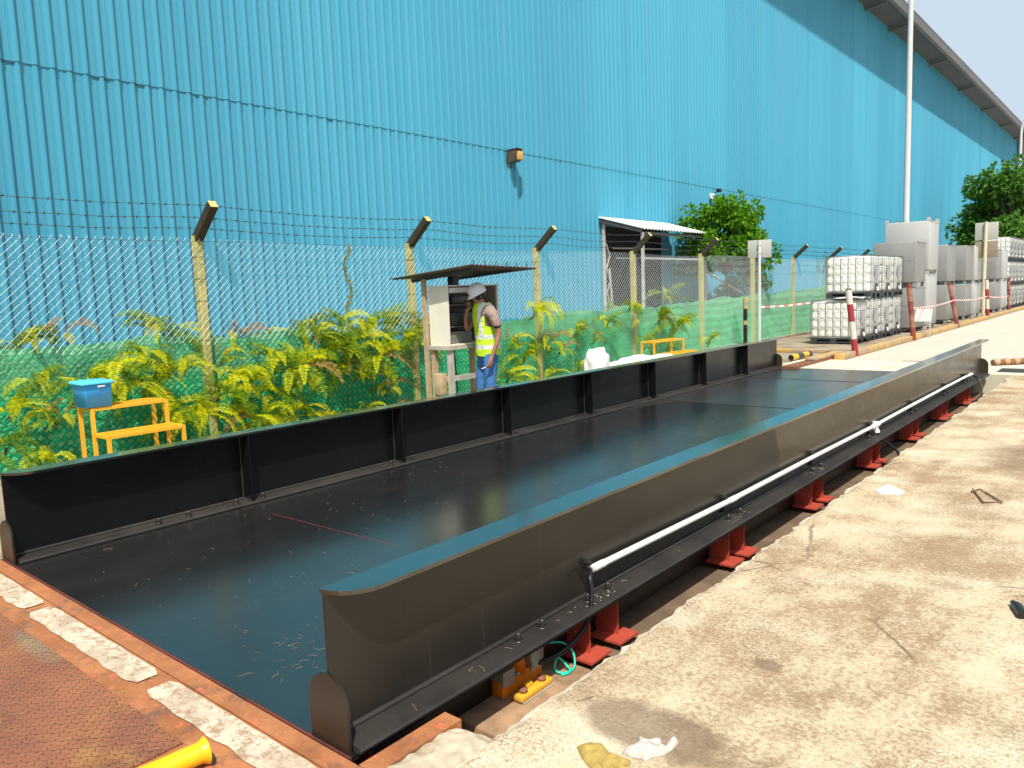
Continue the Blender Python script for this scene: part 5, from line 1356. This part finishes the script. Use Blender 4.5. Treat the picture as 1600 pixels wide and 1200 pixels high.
# ------------------------------------------------------------------ small things on the ground
def lump(name, outline, h, loc, mat, lab, cat, seed, extra=None):
    """soft flat cloth thing: outline polygon inflated and wrinkled"""
    bm = bmesh.new()
    vs = [bm.verts.new((x, y, 0)) for x, y in outline]; f = bm.faces.new(vs)
    bmesh.ops.triangulate(bm, faces=[f]); bmesh.ops.subdivide_edges(bm, edges=bm.edges[:], cuts=3, use_grid_fill=True)
    bmesh.ops.triangulate(bm, faces=bm.faces[:]); bmesh.ops.subdivide_edges(bm, edges=bm.edges[:], cuts=1, use_grid_fill=True)
    bnd = [v for v in bm.verts if v.is_boundary]; bc = [v.co.copy() for v in bnd]
    for v in bm.verts:
        if v.is_boundary: v.co.z = .003; continue
        d = min((v.co-c).length for c in bc); v.co.z = h*min(1, d/.02)**.6*(1+.5*noise.noise(v.co*40+Vector((seed, 0, 0))))+.003
    if extra: extra(bm)
    r = bmesh.ops.extrude_face_region(bm, geom=bm.faces[:])
    for q in r['geom']:
        if isinstance(q, bmesh.types.BMVert): q.co.z = .001
    bmesh.ops.recalc_face_normals(bm, faces=bm.faces[:])
    me = bpy.data.meshes.new(name); bm.to_mesh(me); bm.free(); me.materials.append(mat)
    for p_ in me.polygons: p_.use_smooth = True
    o = bpy.data.objects.new(name, me); COL.objects.link(o); o.location = loc; return tag(o, lab, cat)
# flat mustard glove, fingers pointing to lower right (pixels -> ground)
def gp(pts, o): return [tuple((cam_ray(a, b, 2, 0)-Vector(o)).xy) for a, b in pts]
O1 = cam_ray(940, 1185, 2, 0)
lump('work_glove', gp([(901, 1168), (920, 1163), (942, 1165), (952, 1177), (968, 1184), (986, 1191), (984, 1197), (972, 1196), (986, 1203), (980, 1209), (962, 1201), (972, 1213), (960, 1216), (946, 1204), (950, 1219), (938, 1218), (926, 1206), (908, 1185)], O1), .016, O1, M['glove_mustard'], 'flat mustard work glove on the damp concrete at the bottom edge', 'glove', 1)
O2 = cam_ray(1020, 1175, 2, 0)
lump('work_glove', gp([(972, 1177), (985, 1168), (1000, 1160), (997, 1153), (1003, 1154), (1012, 1161), (1020, 1158), (1034, 1158), (1034, 1164), (1024, 1167), (1040, 1168), (1047, 1157), (1056, 1155), (1060, 1162), (1052, 1172), (1038, 1181), (1020, 1184), (1008, 1192), (1001, 1187), (985, 1184)], O2), .022, O2, M['glove_grey'], 'crumpled pale grey work glove beside the mustard one', 'glove', 4)
O3 = cam_ray(1390, 768, 2, 0)
lump('paper_scrap', gp([(1366, 768), (1380, 762), (1392, 759), (1400, 764), (1414, 770), (1406, 774), (1390, 773), (1375, 772)], O3), .02, O3, M['paper'], 'torn white paper scrap lying on the sunlit slab', 'paper', 7)
pts = [cam_ray(a, b, 2, .012) for a, b in ((1520, 764), (1537, 785), (1566, 785), (1545, 772), (1531, 764), (1518, 768))]
g = MB(); g.tube([p-pts[0] for p in pts], .006, 5); g.build('twig', M['twig'], loc=pts[0], label='bent dark twig forming a loop on the slab near the right edge', cat='twig')
pts = [cam_ray(a, b, 2, .018) for a, b in ((1582, 941), (1590, 948), (1600, 962))]
g = MB(); g.tube([(p-pts[0])*Vector((1,1,1)).x for p in pts], [.012, .024, .026], 8); g.build('rubber_scrap', M['rubber'], loc=pts[0], label='black rubber scrap cut off by the right edge of the view', cat='scrap')
# yellow pipe end in the lower left corner
a = cam_ray(322, 1172, 2, .045); b = cam_ray(225, 1215, 2, .045); a2 = a.lerp(b, .12)
e = empty('yellow_pipe', a, label='yellow painted pipe with a flared open end in the lower left corner', cat='pipe')
g = MB(); g.tube([Vector((0, 0, 0)), (a2-a)*.5, a2-a, (b-a)*1.8], [.047, .040, .036, .037], 18, cap=False); 
g.build('tube', simple('glossy_yellow', (.88, .50, .01), .3, var=.05, dirt=(.35, .22, .05), dscale=14, dlo=.62, dhi=.7), e)
g = MB(); g.tube([Vector((0, 0, 0)), (a2-a)*.5], [.041, .034], 18); g.build('bore', M['rubber'], e)
# loose straw and grit
def litter(name, n, region, z, L, mat, lab, seed, thick=.0010):
    rr = random.Random(seed); g = MB()
    for i in range(n):
        x, y = region(rr); a = rr.uniform(0, 6.3); l = L*rr.uniform(.3, 1.3); c = rr.uniform(-.35, .35)
        d = Vector((math.cos(a), math.sin(a), 0)); s = Vector((-d.y, d.x, 0)); p = Vector((x, y, z))
        h = l*.035+.0008
        q = [p+d*l*t+s*l*c*t*(1-t)*1.3+Vector((0, 0, h*4*t*(1-t))) for t in (0, .25, .5, .75, 1)]
        g.tube(q, thick*(.6+.7*rr.random()), 3, cap=False)
    g.build(name, mat, label=lab, cat='litter', kind='stuff')
litter('straw', 150, lambda r: (r.uniform(-4.8, -2.2), r.uniform(.8, 1.35)), .009, .07, M['straw'], 'dry straw scattered over the rusty entry plates', 1, .0008)
litter('straw', 60, lambda r: (r.gauss(-2.75, .22), r.gauss(1.85, .12)), .003, .035, M['straw'], 'straw bits scattered on the near end of the black deck', 2, .0007)
litter('straw', 30, lambda r: (r.uniform(-5.2, -2.4), r.uniform(1.6, 8)), .003, .045, M['straw'], 'sparse straw bits along the length of the black deck', 3, .0008)
litter('straw', 11, lambda r: (-2.09+r.gauss(0, .015), r.uniform(1.55, 4.5)), .030, .05, M['straw'], 'straw caught on the lower flange of the near beam', 4)
litter('twigs', 90, lambda r: (r.uniform(-1.65, .6), r.uniform(1.9, 9)), .004, .06, M['twig'], 'thin dark twigs and needles scattered over the concrete slab', 5)
def grit(name, n, region, z, r0, r1, mat, lab, seed):
    rr = random.Random(seed); g = MB()
    for i in range(n):
        x, y = region(rr); r_ = rr.uniform(r0, r1)
        vs = [(x+r_*rr.uniform(.6, 1.2)*sx, y+r_*rr.uniform(.6, 1.2)*sy, z+r_*sz*.6) for sx, sy, sz in ((1,0,0),(0,1,0),(-1,0,0),(0,-1,0),(0,0,1))]
        g.add(vs, [(0,1,4),(1,2,4),(2,3,4),(3,0,4)])
    g.build(name, mat, label=lab, cat='litter', kind='stuff')
grit('grit', 300, lambda r: (r.uniform(-5.2, -2.3), r.uniform(1.55, 9)), .0005, .0015, .004, M['rockyconc'], 'pale grit specks over the black deck', 7)
grit('grit', 90, lambda r: (-2.09+r.uniform(-.05, .04), r.choice((3.1, 4.7, 6.3))+r.gauss(0, .09)), .0285, .002, .005, M['rockyconc'], 'pale grit around the bolts of the near beam', 8)
grit('gravel', 500, lambda r: (r.uniform(-1.70, -.4), r.uniform(1.9, 4.5)), .0, .002, .006, M['rockyconc'], 'loose pale gravel grains over the near slab', 9)
grit('gravel', 260, lambda r: (r.uniform(-2.6, -1.9), r.uniform(1.6, 8)), -.30, .004, .014, M['pit'], 'brown crumbs on the pit floor', 10)
